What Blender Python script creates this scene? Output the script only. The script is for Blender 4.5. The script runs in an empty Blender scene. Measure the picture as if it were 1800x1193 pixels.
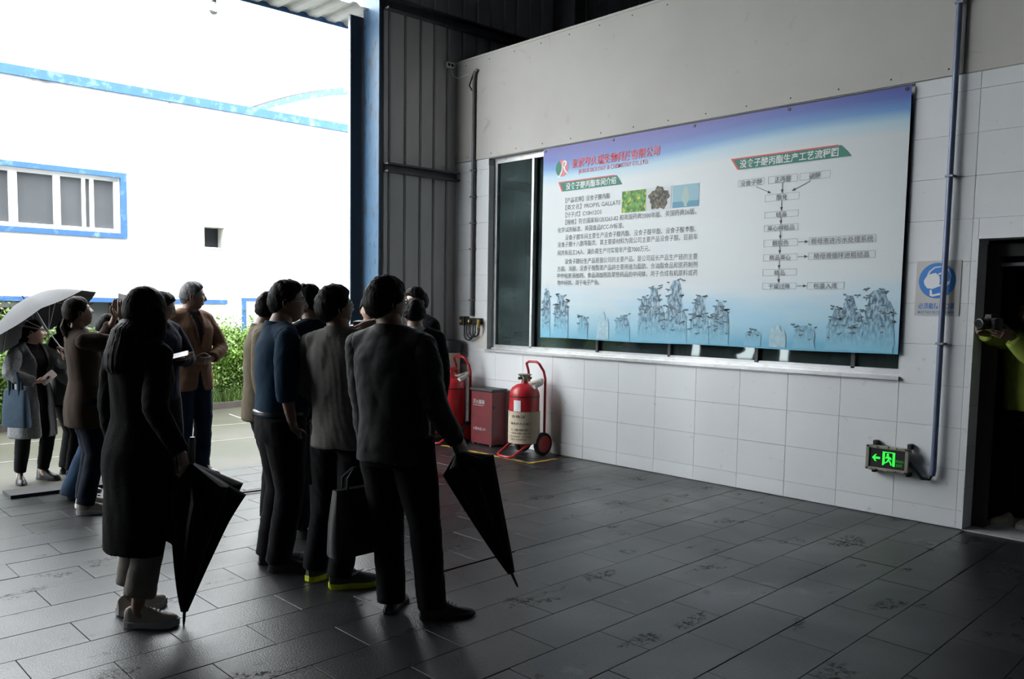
import bpy, bmesh, math, random
import numpy as np
from mathutils import Vector, Matrix
from mathutils.bvhtree import BVHTree

random.seed(7); RNG = np.random.default_rng(7)
SC = bpy.context.scene
COL = SC.collection
PI = math.pi

# ------------------------------------------------------------------ camera
CAM_F, CAM_PITCH, CAM_ROLL, CAM_YAW, CAM_PX, CAM_PY, CAM_H = 1516.84, .0823775, .0145790, .737790, 869.35, 666.34, 1.6
def make_camera():
    cy, sy, cp, sp = math.cos(CAM_YAW), math.sin(CAM_YAW), math.cos(CAM_PITCH), math.sin(CAM_PITCH)
    F = Vector((sy * cp, cy * cp, -sp)); R = Vector((cy, -sy, 0)); U = R.cross(F)
    c, s = math.cos(CAM_ROLL), math.sin(CAM_ROLL)
    R, U = c * R + s * U, -s * R + c * U
    cam = bpy.data.cameras.new('camera'); o = bpy.data.objects.new('camera', cam); COL.objects.link(o)
    o.matrix_world = Matrix(((R.x, U.x, -F.x, 0), (R.y, U.y, -F.y, 0), (R.z, U.z, -F.z, CAM_H), (0, 0, 0, 1)))
    cam.sensor_width = 36; cam.lens = CAM_F / 1800 * 36
    cam.shift_x = (900 - CAM_PX) / 1800; cam.shift_y = (CAM_PY - 596.5) / 1800
    cam.clip_start = .05; cam.clip_end = 300
    SC.camera = o
make_camera()

# ------------------------------------------------------------------ sky and exposure
W = bpy.data.worlds.new('overcast_sky'); SC.world = W; W.use_nodes = True
W.node_tree.nodes['Background'].inputs[0].default_value = (.93, .97, 1.0, 1)
W.node_tree.nodes['Background'].inputs[1].default_value = 12.3
SC.view_settings.view_transform = 'Standard'
SC.view_settings.look = 'None'
SC.view_settings.gamma = 1
SC.view_settings.use_curve_mapping = False
SC.view_settings.exposure = 0.0
SC.cycles.max_bounces = 8
SC.cycles.diffuse_bounces = 5

# ------------------------------------------------------------------ materials
def mat(name, col, rough=.6, metal=0., var=.0, vscale=8., bump=0., bscale=60., spec=.5, rnd=0., emit=None, estr=1., stretch=None, sheen=0.):
    m = bpy.data.materials.new(name); m.use_nodes = True
    nt = m.node_tree; N = nt.nodes; L = nt.links; b = N['Principled BSDF']
    b.inputs['Base Color'].default_value = (*col, 1); b.inputs['Roughness'].default_value = rough
    b.inputs['Metallic'].default_value = metal; b.inputs['Specular IOR Level'].default_value = spec
    if sheen: b.inputs['Sheen Weight'].default_value = sheen
    src = None
    if var or bump:
        g = N.new('ShaderNodeNewGeometry')
        vec = g.outputs['Position']
        if stretch:
            mp = N.new('ShaderNodeMapping'); mp.inputs['Scale'].default_value = stretch; L.new(vec, mp.inputs['Vector']); vec = mp.outputs[0]
    if var:
        n = N.new('ShaderNodeTexNoise'); n.inputs['Scale'].default_value = vscale; n.inputs['Detail'].default_value = 6
        L.new(vec, n.inputs['Vector'])
        mr = N.new('ShaderNodeMapRange'); mr.inputs[1].default_value = .3; mr.inputs[2].default_value = .7
        mr.inputs[3].default_value = 1 - var; mr.inputs[4].default_value = 1 + var
        L.new(n.outputs['Fac'], mr.inputs[0]); src = mr.outputs[0]
    if rnd:
        oi = N.new('ShaderNodeObjectInfo'); m2 = N.new('ShaderNodeMapRange')
        m2.inputs[3].default_value = 1 - rnd; m2.inputs[4].default_value = 1 + rnd
        L.new(oi.outputs['Random'], m2.inputs[0])
        if src:
            mu = N.new('ShaderNodeMath'); mu.operation = 'MULTIPLY'; L.new(src, mu.inputs[0]); L.new(m2.outputs[0], mu.inputs[1]); src = mu.outputs[0]
        else: src = m2.outputs[0]
    if src:
        mx = N.new('ShaderNodeVectorMath'); mx.operation = 'SCALE'; mx.inputs[0].default_value = col
        L.new(src, mx.inputs['Scale']); L.new(mx.outputs[0], b.inputs['Base Color'])
    if bump:
        n2 = N.new('ShaderNodeTexNoise'); n2.inputs['Scale'].default_value = bscale; n2.inputs['Detail'].default_value = 4
        L.new(vec, n2.inputs['Vector'])
        bp = N.new('ShaderNodeBump'); bp.inputs['Strength'].default_value = bump; bp.inputs['Distance'].default_value = .01
        L.new(n2.outputs['Fac'], bp.inputs['Height']); L.new(bp.outputs[0], b.inputs['Normal'])
    if emit:
        b.inputs['Emission Color'].default_value = (*emit, 1); b.inputs['Emission Strength'].default_value = estr
    return m

def mixcol(m, col2, scale, lo, hi, detail=6, fac=1., dist=0., stretch=None):
    """blend a second colour (stain, rust, dirt) into a material by a world-space noise"""
    nt = m.node_tree; N = nt.nodes; L = nt.links; b = N['Principled BSDF']
    g = N.new('ShaderNodeNewGeometry'); vec = g.outputs['Position']
    if stretch:
        mp = N.new('ShaderNodeMapping'); mp.inputs['Scale'].default_value = stretch; L.new(vec, mp.inputs['Vector']); vec = mp.outputs[0]
    n = N.new('ShaderNodeTexNoise'); n.inputs['Scale'].default_value = scale; n.inputs['Detail'].default_value = detail
    n.inputs['Distortion'].default_value = dist; L.new(vec, n.inputs['Vector'])
    mr = N.new('ShaderNodeMapRange'); mr.inputs[1].default_value = lo; mr.inputs[2].default_value = hi; mr.inputs[4].default_value = fac
    L.new(n.outputs['Fac'], mr.inputs[0])
    mx = N.new('ShaderNodeMix'); mx.data_type = 'RGBA'
    L.new(mr.outputs[0], mx.inputs[0]); mx.inputs[7].default_value = (*col2, 1)
    s = b.inputs['Base Color']
    if s.is_linked: L.new(s.links[0].from_socket, mx.inputs[6])
    else: mx.inputs[6].default_value = s.default_value
    L.new(mx.outputs[2], s)
    return m

M = {}
M['granite'] = mat('dark_granite', (0.0176, 0.0180, 0.0198), .33, var=.45, vscale=2.2, bump=.25, bscale=120, rnd=.30)
mixcol(M['granite'], (.042, .042, .044), 60, .62, .72, 2, .6)
def muddy(m):
    """trodden mud and scuffs: dull, dark prints lying over the stone"""
    nt = m.node_tree; N = nt.nodes; L = nt.links; b = N['Principled BSDF']
    g = N.new('ShaderNodeNewGeometry')
    def noise(sc, det, dist, lo, hi, st=(1, 1, 1)):
        mp = N.new('ShaderNodeMapping'); mp.inputs['Scale'].default_value = st; L.new(g.outputs['Position'], mp.inputs[0])
        n = N.new('ShaderNodeTexNoise'); n.inputs['Scale'].default_value = sc; n.inputs['Detail'].default_value = det; n.inputs['Distortion'].default_value = dist; L.new(mp.outputs[0], n.inputs['Vector'])
        r = N.new('ShaderNodeMapRange'); r.inputs[1].default_value = lo; r.inputs[2].default_value = hi; L.new(n.outputs['Fac'], r.inputs[0]); return r.outputs[0]
    def mul(a, c):
        k = N.new('ShaderNodeMath'); k.operation = 'MULTIPLY'; L.new(a, k.inputs[0])
        if isinstance(c, float): k.inputs[1].default_value = c
        else: L.new(c, k.inputs[1])
        return k.outputs[0]
    foot = mul(noise(3.3, 2, .3, .625, .665, (.6, 1.15, 1)), noise(30, 3, 1.2, .46, .62))
    wet = noise(1.1, 5, .6, .35, .68)
    mx = N.new('ShaderNodeMix'); mx.data_type = 'RGBA'; L.new(mul(foot, .7), mx.inputs[0]); mx.inputs[7].default_value = (.012, .011, .010, 1); L.new(b.inputs['Base Color'].links[0].from_socket, mx.inputs[6]); L.new(mx.outputs[2], b.inputs['Base Color'])
    r = N.new('ShaderNodeMapRange'); r.inputs[3].default_value = .40; r.inputs[4].default_value = .27; L.new(wet, r.inputs[0])
    r2 = N.new('ShaderNodeMix'); L.new(foot, r2.inputs[0]); L.new(r.outputs[0], r2.inputs[2]); r2.inputs[3].default_value = .6; L.new(r2.outputs[0], b.inputs['Roughness'])
    r3 = N.new('ShaderNodeMapRange'); r3.inputs[3].default_value = .55; r3.inputs[4].default_value = .12; L.new(foot, r3.inputs[0]); L.new(r3.outputs[0], b.inputs['Specular IOR Level'])
muddy(M['granite'])
mixcol(M['granite'], (.10, .103, .107), 2.6, .68, .76, 10, .55, .8)
M['granite_deep'] = mat('floor_grout', (.018, .018, .019), .8)
M['tile'] = mat('white_glazed_tile', (0.7632, 0.7844, 0.7950), .22, var=.03, vscale=1.5, rnd=.025)
mixcol(M['tile'], (.33, .31, .28), 14, .66, .8, 8, .5)
M['grout'] = mat('tile_grout', (0.4680, 0.4680, 0.4680), .9)
M['plaster'] = mat('white_plaster', (0.5280, 0.5120, 0.4800), .85, var=.06, vscale=1.2, bump=.08, bscale=50)
mixcol(M['plaster'], (.36, .33, .29), 5, .64, .76, 10, .6, .6)
M['sheet'] = mat('grey_steel_sheet', (0.5760, 0.5760, 0.5680), .5, var=.08, vscale=3, stretch=(1, 1, .2))
M['girt'] = mat('dark_steel_girt', (.10, .10, .11), .5, var=.15)
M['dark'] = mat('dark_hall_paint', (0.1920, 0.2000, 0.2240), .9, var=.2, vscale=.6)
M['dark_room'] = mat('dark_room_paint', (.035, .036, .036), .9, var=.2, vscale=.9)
M['blue_steel'] = mat('blue_painted_steel', (0.0520, 0.1240, 0.2160), .45, var=.12, vscale=5)
mixcol(M['blue_steel'], (.06, .05, .045), 9, .56, .66, 10, .8, .5, (3, 3, .8))
M['blue_dark'] = mat('dark_blue_steel', (.030, .038, .052), .5, var=.15)
M['alu'] = mat('window_aluminium', (.55, .56, .57), .35, .7, var=.1)
mixcol(M['alu'], (.40, .33, .24), 11, .55, .7, 8, .5)
M['frame_dark'] = mat('dark_window_frame', (.06, .062, .065), .4, .3)
M['steel'] = mat('galvanised_conduit', (.33, .35, .38), .45, .5, var=.15)
M['pipe_blue'] = mat('slate_blue_pipe', (.13, .16, .25), .35, .2, var=.1)
M['pipe_grey'] = mat('dark_grey_conduit', (.11, .11, .115), .4, .3, var=.15)
M['black'] = mat('black_plastic', (.015, .015, .016), .4)
M['rubber'] = mat('black_rubber', (.02, .02, .021), .8, bump=.2)
M['brass'] = mat('brass_gland', (.55, .40, .12), .35, .9)
M['red'] = mat('red_enamel', (0.4160, 0.0176, 0.0240), .32, var=.06)
M['dark_red'] = mat('worn_red_enamel', (0.1440, 0.0135, 0.0189), .45, var=.15, vscale=5)
mixcol(M['dark_red'], (.05, .03, .03), 7, .6, .72, 8, .6)
M['lid'] = mat('blackened_lid', (.03, .032, .034), .5, var=.2)
M['kraft'] = mat('brown_wrap_paper', (.50, .42, .31), .8, var=.08, vscale=10, bump=.3, bscale=18)
M['white_paint'] = mat('white_paint', (.8, .8, .8), .5)
M['paper'] = mat('white_paper', (.72, .74, .75), .7, var=.04)
M['notice_sheet'] = mat('greyed_notice_sheet', (.52, .51, .48), .6, var=.05)
M['sill'] = mat('pale_door_sill', (.42, .42, .42), .6, var=.15)
M['ink'] = mat('dark_ink', (.06, .06, .065), .7)
M['print_grey'] = mat('grey_print_ink', (.16, .165, .17), .6)
M['print_red'] = mat('red_print_ink', (.72, .10, .10), .6)
M['print_pink'] = mat('pink_print_ink', (.70, .22, .25), .6)
M['print_green'] = mat('green_print_ink', (.03, .21, .15), .6)
M['print_white'] = mat('white_print_ink', (.75, .78, .78), .6)
M['print_blue'] = mat('blue_print_ink', (.03, .20, .58), .55)
M['olive'] = mat('olive_valve', (.19, .22, .16), .4, .4)
M['canvas'] = mat('canvas_strap', (.52, .50, .45), .9)
M['yellow'] = mat('yellow_floor_paint', (.62, .40, .03), .6)
mixcol(M['yellow'], (.03, .03, .03), 9, .40, .56, 8, .92)
M['box_metal'] = mat('beige_cast_housing', (.30, .28, .23), .45, .4, var=.12, vscale=20)
M['led'] = mat('green_lit_symbol', (.02, .5, .05), .5, emit=(.03, 1., .06), estr=1.1)
M['led_dim'] = mat('dim_green_lit_symbol', (.02, .2, .03), .5, emit=(.03, 1., .08), estr=.22)
M['concrete'] = mat('wet_yard_concrete', (0.0469, 0.0446, 0.0304), .55, var=.2, vscale=.9, bump=.15, bscale=20)
mixcol(M['concrete'], (.028, .030, .012), .8, .42, .62, 8, .9)
M['kerb'] = mat('kerb_concrete', (0.0546, 0.0429, 0.0351), .8, var=.2)
M['soil'] = mat('planting_soil', (.03, .04, .012), .9, var=.4)
M['render'] = mat('white_render', (.80, .79, .75), .85, var=.03, vscale=.7)
mixcol(M['render'], (.10, .095, .085), 1.5, .60, .80, 12, .95, .5, (1, 1, .35))
mixcol(M['render'], (.09, .085, .075), 5., .66, .76, 10, .9, .8, (1, 1, .2))
M['render_low'] = mat('grey_render', (0.0858, 0.0819, 0.0780), .9, var=.1)
M['blue_trim'] = mat('blue_trim_paint', (0.0390, 0.1248, 0.3120), .6, var=.08)
mixcol(M['blue_trim'], (.25, .36, .48), 6, .55, .72, 8, .6)
M['upvc'] = mat('white_upvc', (.82, .82, .82), .35)
M['recess'] = mat('dark_void', (.03, .034, .04), .8)
M['skin'] = mat('skin', (0.2000, 0.1200, 0.0840), .5, var=.06, vscale=20)
M['skin_lit'] = mat('lit_skin', (0.4760, 0.3060, 0.2295), .5, var=.05, vscale=20)  # brighter skin copy for people near the doorway, daylight painted into the colour
M['lips'] = mat('lips', (.34, .13, .11), .5)
M['eye'] = mat('eye_white', (.7, .68, .65), .25)
M['iris'] = mat('dark_iris', (.02, .012, .01), .15)
M['hair'] = mat('black_hair', (0.0048, 0.0040, 0.0040), 0.55, spec=.09, var=.4, vscale=60, bump=.5, bscale=90, stretch=(1, 1, .15))
M['hair_brown'] = mat('dark_brown_hair', (0.0099, 0.0049, 0.0032), 0.55, spec=.09, var=.4, vscale=60, bump=.5, bscale=90, stretch=(1, 1, .15))
M['hair_grey'] = mat('greying_hair', (0.0680, 0.0680, 0.0720), .6, var=.6, vscale=40, bump=.5, bscale=90)
def cloth(n, c, **k):
    d = dict(rough=.85, var=.10, vscale=14, bump=.25, bscale=35, spec=.08, sheen=.03); d.update(k); return mat(n, c, **d)
M['knit_black'] = cloth('black_knit', (0.0048, 0.0052, 0.0052), bump=.5, bscale=120)
M['knit_grey'] = cloth('grey_melange_knit', (0.1520, 0.1600, 0.1640), var=.35, vscale=110, bump=.6, bscale=130)
M['beige'] = cloth('beige_trousers', (0.1760, 0.1600, 0.1400))
M['coat_brown'] = cloth('brown_suede', (0.0320, 0.0208, 0.0144))
M['blazer'] = cloth('brown_blazer', (0.2125, 0.1232, 0.0808))
M['denim'] = cloth('blue_denim', (0.0098, 0.0221, 0.0451), var=.45, vscale=7)
M['denim_dark'] = cloth('dark_denim', (0.0036, 0.0064, 0.0136), var=.3, vscale=7)
M['black_cloth'] = cloth('black_cloth', (0.0040, 0.0040, 0.0048))
M['charcoal'] = cloth('charcoal_cloth', (0.0112, 0.0112, 0.0128))
M['blue_shirt'] = cloth('petrol_blue_shirt', (0.0080, 0.0272, 0.0528))
M['grey_jacket'] = cloth('warm_grey_jacket', (0.1520, 0.1480, 0.1360))
M['slate_jacket'] = cloth('slate_jacket', (0.0104, 0.0120, 0.0124), sheen=.2, rough=.65)
M['navy'] = cloth('navy_cloth', (0.0064, 0.0088, 0.0208))
M['tan'] = cloth('tan_jacket', (0.1500, 0.1237, 0.0863))
M['green_top'] = cloth('lime_green_top', (0.2720, 0.3520, 0.0640))
M['grey_top'] = cloth('grey_sweatshirt', (0.0663, 0.0663, 0.0702))
M['shirt_white'] = cloth('pale_shirt', (.38, .40, .43))
M['shirt_dark'] = cloth('dark_knit_shirt', (.03, .033, .045))
M['leather'] = mat('black_leather', (0.0064, 0.0064, 0.0072), .40, bump=.1, bscale=40)
M['sole'] = mat('black_sole', (.012, .012, .012), .7)
M['sneaker_white'] = mat('off_white_sneaker', (0.3360, 0.3080, 0.2640), .6, var=.08)
M['sneaker_dark'] = mat('dark_mesh_sneaker', (.035, .038, .042), .6, var=.2, vscale=80)
M['neon'] = mat('neon_yellow_sole', (.52, .60, .015), .5)
M['pale_sole'] = mat('pale_grey_sole', (.42, .43, .42), .6)
M['lens'] = mat('spectacle_lens', (.80, .82, .84), .05, spec=.9)
M['lens'].node_tree.nodes['Principled BSDF'].inputs['Transmission Weight'].default_value = .92
M['lens'].node_tree.nodes['Principled BSDF'].inputs['IOR'].default_value = 1.15
M['dark_glass'] = mat('dark_glass', (.02, .022, .025), .06, spec=.8)
M['chrome'] = mat('chrome', (.75, .75, .76), .15, 1.)
M['umbrella_grey'] = mat('grey_umbrella_cloth', (0.0281, 0.0289, 0.0320), .7, var=.1)
M['umbrella_black'] = mat('black_umbrella_cloth', (0.0048, 0.0048, 0.0056), .8, spec=.2)
M['tote_blue'] = cloth('slate_blue_canvas', (0.0351, 0.0546, 0.0780))
M['phone_white'] = mat('lit_white_screen', (.85, .86, .88), .2, emit=(.9, .93, 1.), estr=.5)
M['phone_pink'] = mat('pale_pink_phone', (.62, .50, .47), .3)
M['leaf'] = mat('leaf_green', (0.1170, 0.2106, 0.0296), .5, var=.45, vscale=2.0, rnd=.2)
M['leaf_light'] = mat('light_leaf_green', (0.1950, 0.2808, 0.0429), .5, var=.4, vscale=2.0, rnd=.2)
M['grass'] = mat('grass_green', (0.0858, 0.1560, 0.0218), .6, var=.35, vscale=2)
M['stem'] = mat('shrub_stem', (.10, .07, .04), .8)

def glass_mat():
    m = bpy.data.materials.new('coated_glass'); m.use_nodes = True; nt = m.node_tree; N = nt.nodes; L = nt.links
    N.remove(N['Principled BSDF']); out = N['Material Output']
    g = N.new('ShaderNodeBsdfGlossy'); g.inputs['Roughness'].default_value = .03; g.inputs['Color'].default_value = (.86, .95, .95, 1)
    t = N.new('ShaderNodeBsdfTransparent'); t.inputs['Color'].default_value = (.20, .25, .25, 1)
    d = N.new('ShaderNodeBsdfDiffuse'); d.inputs['Color'].default_value = (.22, .31, .31, 1)
    f = N.new('ShaderNodeFresnel'); f.inputs['IOR'].default_value = 1.62
    n = N.new('ShaderNodeTexNoise'); n.inputs['Scale'].default_value = 2.2; n.inputs['Detail'].default_value = 3
    ge = N.new('ShaderNodeNewGeometry'); mp = N.new('ShaderNodeMapping'); mp.inputs['Scale'].default_value = (1, .6, 2)
    L.new(ge.outputs['Position'], mp.inputs[0]); L.new(mp.outputs[0], n.inputs['Vector'])
    mr = N.new('ShaderNodeMapRange'); mr.inputs[1].default_value = .35; mr.inputs[2].default_value = .8; mr.inputs[3].default_value = .12; mr.inputs[4].default_value = .36
    L.new(n.outputs['Fac'], mr.inputs[0])
    a = N.new('ShaderNodeMixShader'); L.new(mr.outputs[0], a.inputs[0]); L.new(t.outputs[0], a.inputs[1]); L.new(d.outputs[0], a.inputs[2])
    b = N.new('ShaderNodeMixShader'); L.new(f.outputs[0], b.inputs[0]); L.new(a.outputs[0], b.inputs[1]); L.new(g.outputs[0], b.inputs[2])
    L.new(b.outputs[0], out.inputs['Surface']); return m
M['glass'] = glass_mat()
M['bulb'] = mat('bulb_glass', (.95, .97, 1.), .1)
M['bulb'].node_tree.nodes['Principled BSDF'].inputs['Transmission Weight'].default_value = .9
M['pane_far'] = mat('far_window_glass', (0.0936, 0.0975, 0.1014), .12, spec=.6, var=.1, vscale=1.5)

# ------------------------------------------------------------------ mesh helpers
class MB:
    """collects simple closed shapes and links them as ONE mesh object"""
    def __init__(s): s.v = []; s.f = []
    def add(s, vs, fs):
        o = len(s.v); s.v += [tuple(map(float, p)) for p in vs]; s.f += [tuple(i + o for i in f) for f in fs]; return s
    def box(s, x0, x1, y0, y1, z0, z1, ch=0.):
        if ch <= 0:
            vs = [(x, y, z) for z in (z0, z1) for y in (y0, y1) for x in (x0, x1)]
            return s.add(vs, [(0, 2, 3, 1), (4, 5, 7, 6), (0, 1, 5, 4), (1, 3, 7, 5), (3, 2, 6, 7), (2, 0, 4, 6)])
        bm = bmesh.new(); bmesh.ops.create_cube(bm, size=1, matrix=Matrix.Translation(((x0 + x1) / 2, (y0 + y1) / 2, (z0 + z1) / 2)) @ Matrix.Diagonal((x1 - x0, y1 - y0, z1 - z0, 1)))
        bmesh.ops.bevel(bm, geom=bm.edges[:], offset=ch, segments=2, affect='EDGES', profile=.5)
        return s.bm(bm)
    def bm(s, bm):
        bm.verts.index_update(); s.add([v.co for v in bm.verts], [[v.index for v in f.verts] for f in bm.faces]); bm.free(); return s
    def tube(s, path, rad, n=10, ry=None, up=None, caps=True):
        P = [Vector(p) for p in path]; k = len(P)
        R = rad if isinstance(rad, (list, tuple)) else [rad] * k
        Q = ry if isinstance(ry, (list, tuple)) else ([ry] * k if ry else R)
        T = [(P[min(i + 1, k - 1)] - P[max(i - 1, 0)]).normalized() for i in range(k)]
        a = Vector(up) if up else Vector((0, 0, 1))
        if abs(T[0].dot(a)) > .95 and not up: a = Vector((1, 0, 0))
        vs = []; fs = []
        for i in range(k):
            x = (a - T[i] * a.dot(T[i])).normalized(); a = x; y = T[i].cross(x)
            for j in range(n):
                t = 2 * PI * j / n; vs.append(P[i] + x * (R[i] * math.cos(t)) + y * (Q[i] * math.sin(t)))
        for i in range(k - 1):
            for j in range(n): fs.append((i * n + j, i * n + (j + 1) % n, (i + 1) * n + (j + 1) % n, (i + 1) * n + j))
        if caps:
            fs.append(tuple(range(n - 1, -1, -1))); fs.append(tuple((k - 1) * n + j for j in range(n)))
        return s.add(vs, fs)
    def lathe(s, prof, c=(0, 0, 0), n=32, ax='z'):
        vs = []; fs = []; k = len(prof)
        for r, z in prof:
            for j in range(n):
                t = 2 * PI * j / n; p = (r * math.cos(t), r * math.sin(t), z)
                if ax == 'y': p = (p[0], p[2], p[1])
                if ax == 'x': p = (p[2], p[0], p[1])
                vs.append((p[0] + c[0], p[1] + c[1], p[2] + c[2]))
        for i in range(k - 1):
            for j in range(n): fs.append((i * n + j, i * n + (j + 1) % n, (i + 1) * n + (j + 1) % n, (i + 1) * n + j))
        fs.append(tuple(range(n - 1, -1, -1))); fs.append(tuple((k - 1) * n + j for j in range(n)))
        return s.add(vs, fs)
    def ball(s, c, r, seg=16, ring=10):
        r = r if isinstance(r, (list, tuple)) else (r, r, r)
        bm = bmesh.new(); bmesh.ops.create_uvsphere(bm, u_segments=seg, v_segments=ring, radius=1, matrix=Matrix.Translation(c) @ Matrix.Diagonal((*r, 1))); return s.bm(bm)
    def prism(s, poly, ax, a, b):
        """polygon in the two other axes, extruded from a to b along ax"""
        n = len(poly); vs = []
        for d in (a, b):
            for p, q in poly: vs.append({'x': (d, p, q), 'y': (p, d, q), 'z': (p, q, d)}[ax])
        return s.add(vs, [tuple(range(n - 1, -1, -1)), tuple(range(n, 2 * n))] + [(i, (i + 1) % n, n + (i + 1) % n, n + i) for i in range(n)])
    def mesh(s, name, m=None, smooth=False, org=None):
        me = bpy.data.meshes.new(name)
        vs = s.v if org is None else [(a - org[0], b - org[1], c - org[2]) for a, b, c in s.v]
        me.from_pydata(vs, [], s.f); me.update()
        bm = bmesh.new(); bm.from_mesh(me); bmesh.ops.recalc_face_normals(bm, faces=bm.faces); bm.to_mesh(me); bm.free()
        if m: me.materials.append(m)
        if smooth:
            me.polygons.foreach_set('use_smooth', [True] * len(me.polygons))
            me.set_sharp_from_angle(angle=math.radians(40)) if hasattr(me, 'set_sharp_from_angle') else None
        return me
    def build(s, name, m, parent=None, smooth=False, org=None):
        """parent: an Empty whose location is subtracted, or a child mesh of one (same frame)"""
        if parent is not None and org is None: org = frame_of(parent)
        return link(name, s.mesh(name, m, smooth, org), parent)
def frame_of(p):
    l = Vector((0, 0, 0))
    while p is not None: l += p.location; p = p.parent
    return l
def link(name, me, parent=None, loc=(0, 0, 0)):
    o = bpy.data.objects.new(name, me); COL.objects.link(o); o.parent = parent; o.location = loc
    return o
def tag(o, label, cat, group=None, kind=None):
    o['label'] = label; o['category'] = cat
    if group: o['group'] = group
    if kind: o['kind'] = kind
    return o
def thing(name, label, cat, loc=(0, 0, 0), group=None):
    o = bpy.data.objects.new(name, None); o.empty_display_size = .1; COL.objects.link(o); o.location = loc
    return tag(o, label, cat, group)
def struct(o): o['kind'] = 'structure'; return o
def copy_tree(o, parent=None):
    c = o.copy(); COL.objects.link(c); c.parent = parent
    for ch in o.children: copy_tree(ch, c)
    return c
def boxes(*bs):
    m = MB()
    for b in bs: m.box(*b)
    return m
def evald(o):
    dg = bpy.context.evaluated_depsgraph_get(); me = bpy.data.meshes.new_from_object(o.evaluated_get(dg))
    bpy.data.objects.remove(o); return me
_txt = {}
def text_mesh(s, weight=0., res=2):
    c = bpy.data.curves.new('lettering', 'FONT'); c.body = s; c.resolution_u = res; c.size = 1; c.offset = weight
    o = bpy.data.objects.new('lettering', c); COL.objects.link(o); me = evald(o); bpy.data.curves.remove(c)
    co = np.empty(len(me.vertices) * 3); me.vertices.foreach_get('co', co); return me, co.reshape(-1, 3)
def lettering(s, m, parent, o, ux, uz, width, height=None, weight=0., off=0., name='lettering', cap=False, shear=0.):
    """flat print: text set from point o along ux (unit), upright along uz, squeezed to width (and height)"""
    me, co = text_mesh(s, weight)
    x0, x1 = co[:, 0].min(), co[:, 0].max(); sx = width / (x1 - x0)
    y0 = 0. if cap else min(0., co[:, 1].min()); y1 = co[:, 1].max()
    sy = height / (y1 - y0) if height else sx
    ux = np.array(ux); uz = np.array(uz); nn = np.cross(ux, uz); org = np.array(o) - np.array(frame_of(parent))
    y = (co[:, 1] - y0) * sy
    P = org + np.outer((co[:, 0] - x0) * sx + shear * y, ux) + np.outer(y, uz) + nn * off
    me.vertices.foreach_set('co', P.ravel()); me.update(); me.materials.clear(); me.materials.append(m); me.name = name
    return link(name, me, parent)

# ================================================================== THE SETTING
GZ0 = -.10
WX, WY, WZ = 6.85, 8.3, 4.53            # tiled wall face, back wall face, top of the tiled partition
# ---- floor: dark base, granite slabs laid in running bond
fl = struct(boxes((-8, WX + .2, -8, 7.95, -.3, -.012), (WX + .2, 13, -8, WY, -.3, -.012), (5.7, WX + .2, 7.95, WY, -.3, -.012)).build('floor', M['granite_deep']))
SL, SW, SH = .65, .3167, .055            # length, row pitch, drift of the rows against the hall axis
def clip_poly(P, ax, lim):
    out = []
    for i in range(len(P)):
        a, b = P[i], P[(i + 1) % len(P)]; ia, ib = a[ax] <= lim, b[ax] <= lim
        if ia: out.append(a)
        if ia != ib:
            t = (lim - a[ax]) / (b[ax] - a[ax]); out.append((a[0] + t * (b[0] - a[0]), a[1] + t * (b[1] - a[1])))
    return out
def slab_mesh(P):
    bm = bmesh.new(); top = [bm.verts.new((x, y, 0)) for x, y in P]; bot = [bm.verts.new((x, y, -.02)) for x, y in P]
    n = len(P); bm.faces.new(top); bm.faces.new(bot[::-1])
    for i in range(n): bm.faces.new((bot[i], bot[(i + 1) % n], top[(i + 1) % n], top[i]))
    bm.edges.ensure_lookup_table()
    bmesh.ops.bevel(bm, geom=[e for e in bm.edges if all(v.co.z > -.001 for v in e.verts)], offset=.0012, segments=1, affect='EDGES')
    return MB().bm(bm).mesh('slab', M['granite'])
_sl = {}
def slab(x0, x1, y0, y1):
    g = .0022; sy = SH * (x0 - 2.5)
    P = [(x0 + g, y0 + g), (x1 - g, y0 + g + SH * (x1 - x0)), (x1 - g, y1 - g + SH * (x1 - x0)), (x0 + g, y1 - g)]
    P = [(x, y + sy) for x, y in P]; Q = clip_poly(clip_poly(P, 0, WX - .002), 1, 7.95)
    if len(Q) < 3: return
    cx, cy = x0, y0 + sy
    Q = [(x - cx, y - cy) for x, y in Q]; key = tuple(round(c, 3) for p in Q for c in p)
    if key not in _sl: _sl[key] = slab_mesh(Q)
    o = link('slab', _sl[key], fl, (cx, cy, random.uniform(-.0012, .0006)))
    o.rotation_euler = (random.uniform(-.0015, .0015), random.uniform(-.001, .001), 0)
for k in range(-7, 17):
    y0 = 3.017 + SW * k; y1 = y0 + SW
    off = 1.27 if k % 2 == 0 else 1.595
    xl = max(-.2, .30 * y0 - 1.3); i0 = math.floor((xl - off) / SL)
    while True:
        a = off + SL * i0; b = a + SL; i0 += 1
        if a >= WX: break
        slab(a, b, y0, y1 - (.02 if (k == 2 and 3.1 < a < 3.4) else 0))
boxes((-8, 8, -8, .6, -.012, -.006)).build('unlit_floor', M['granite'], fl)
boxes((-8, -.9, .6, 7.95, -.012, -.006)).build('unlit_floor', M['granite'], fl)

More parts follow.
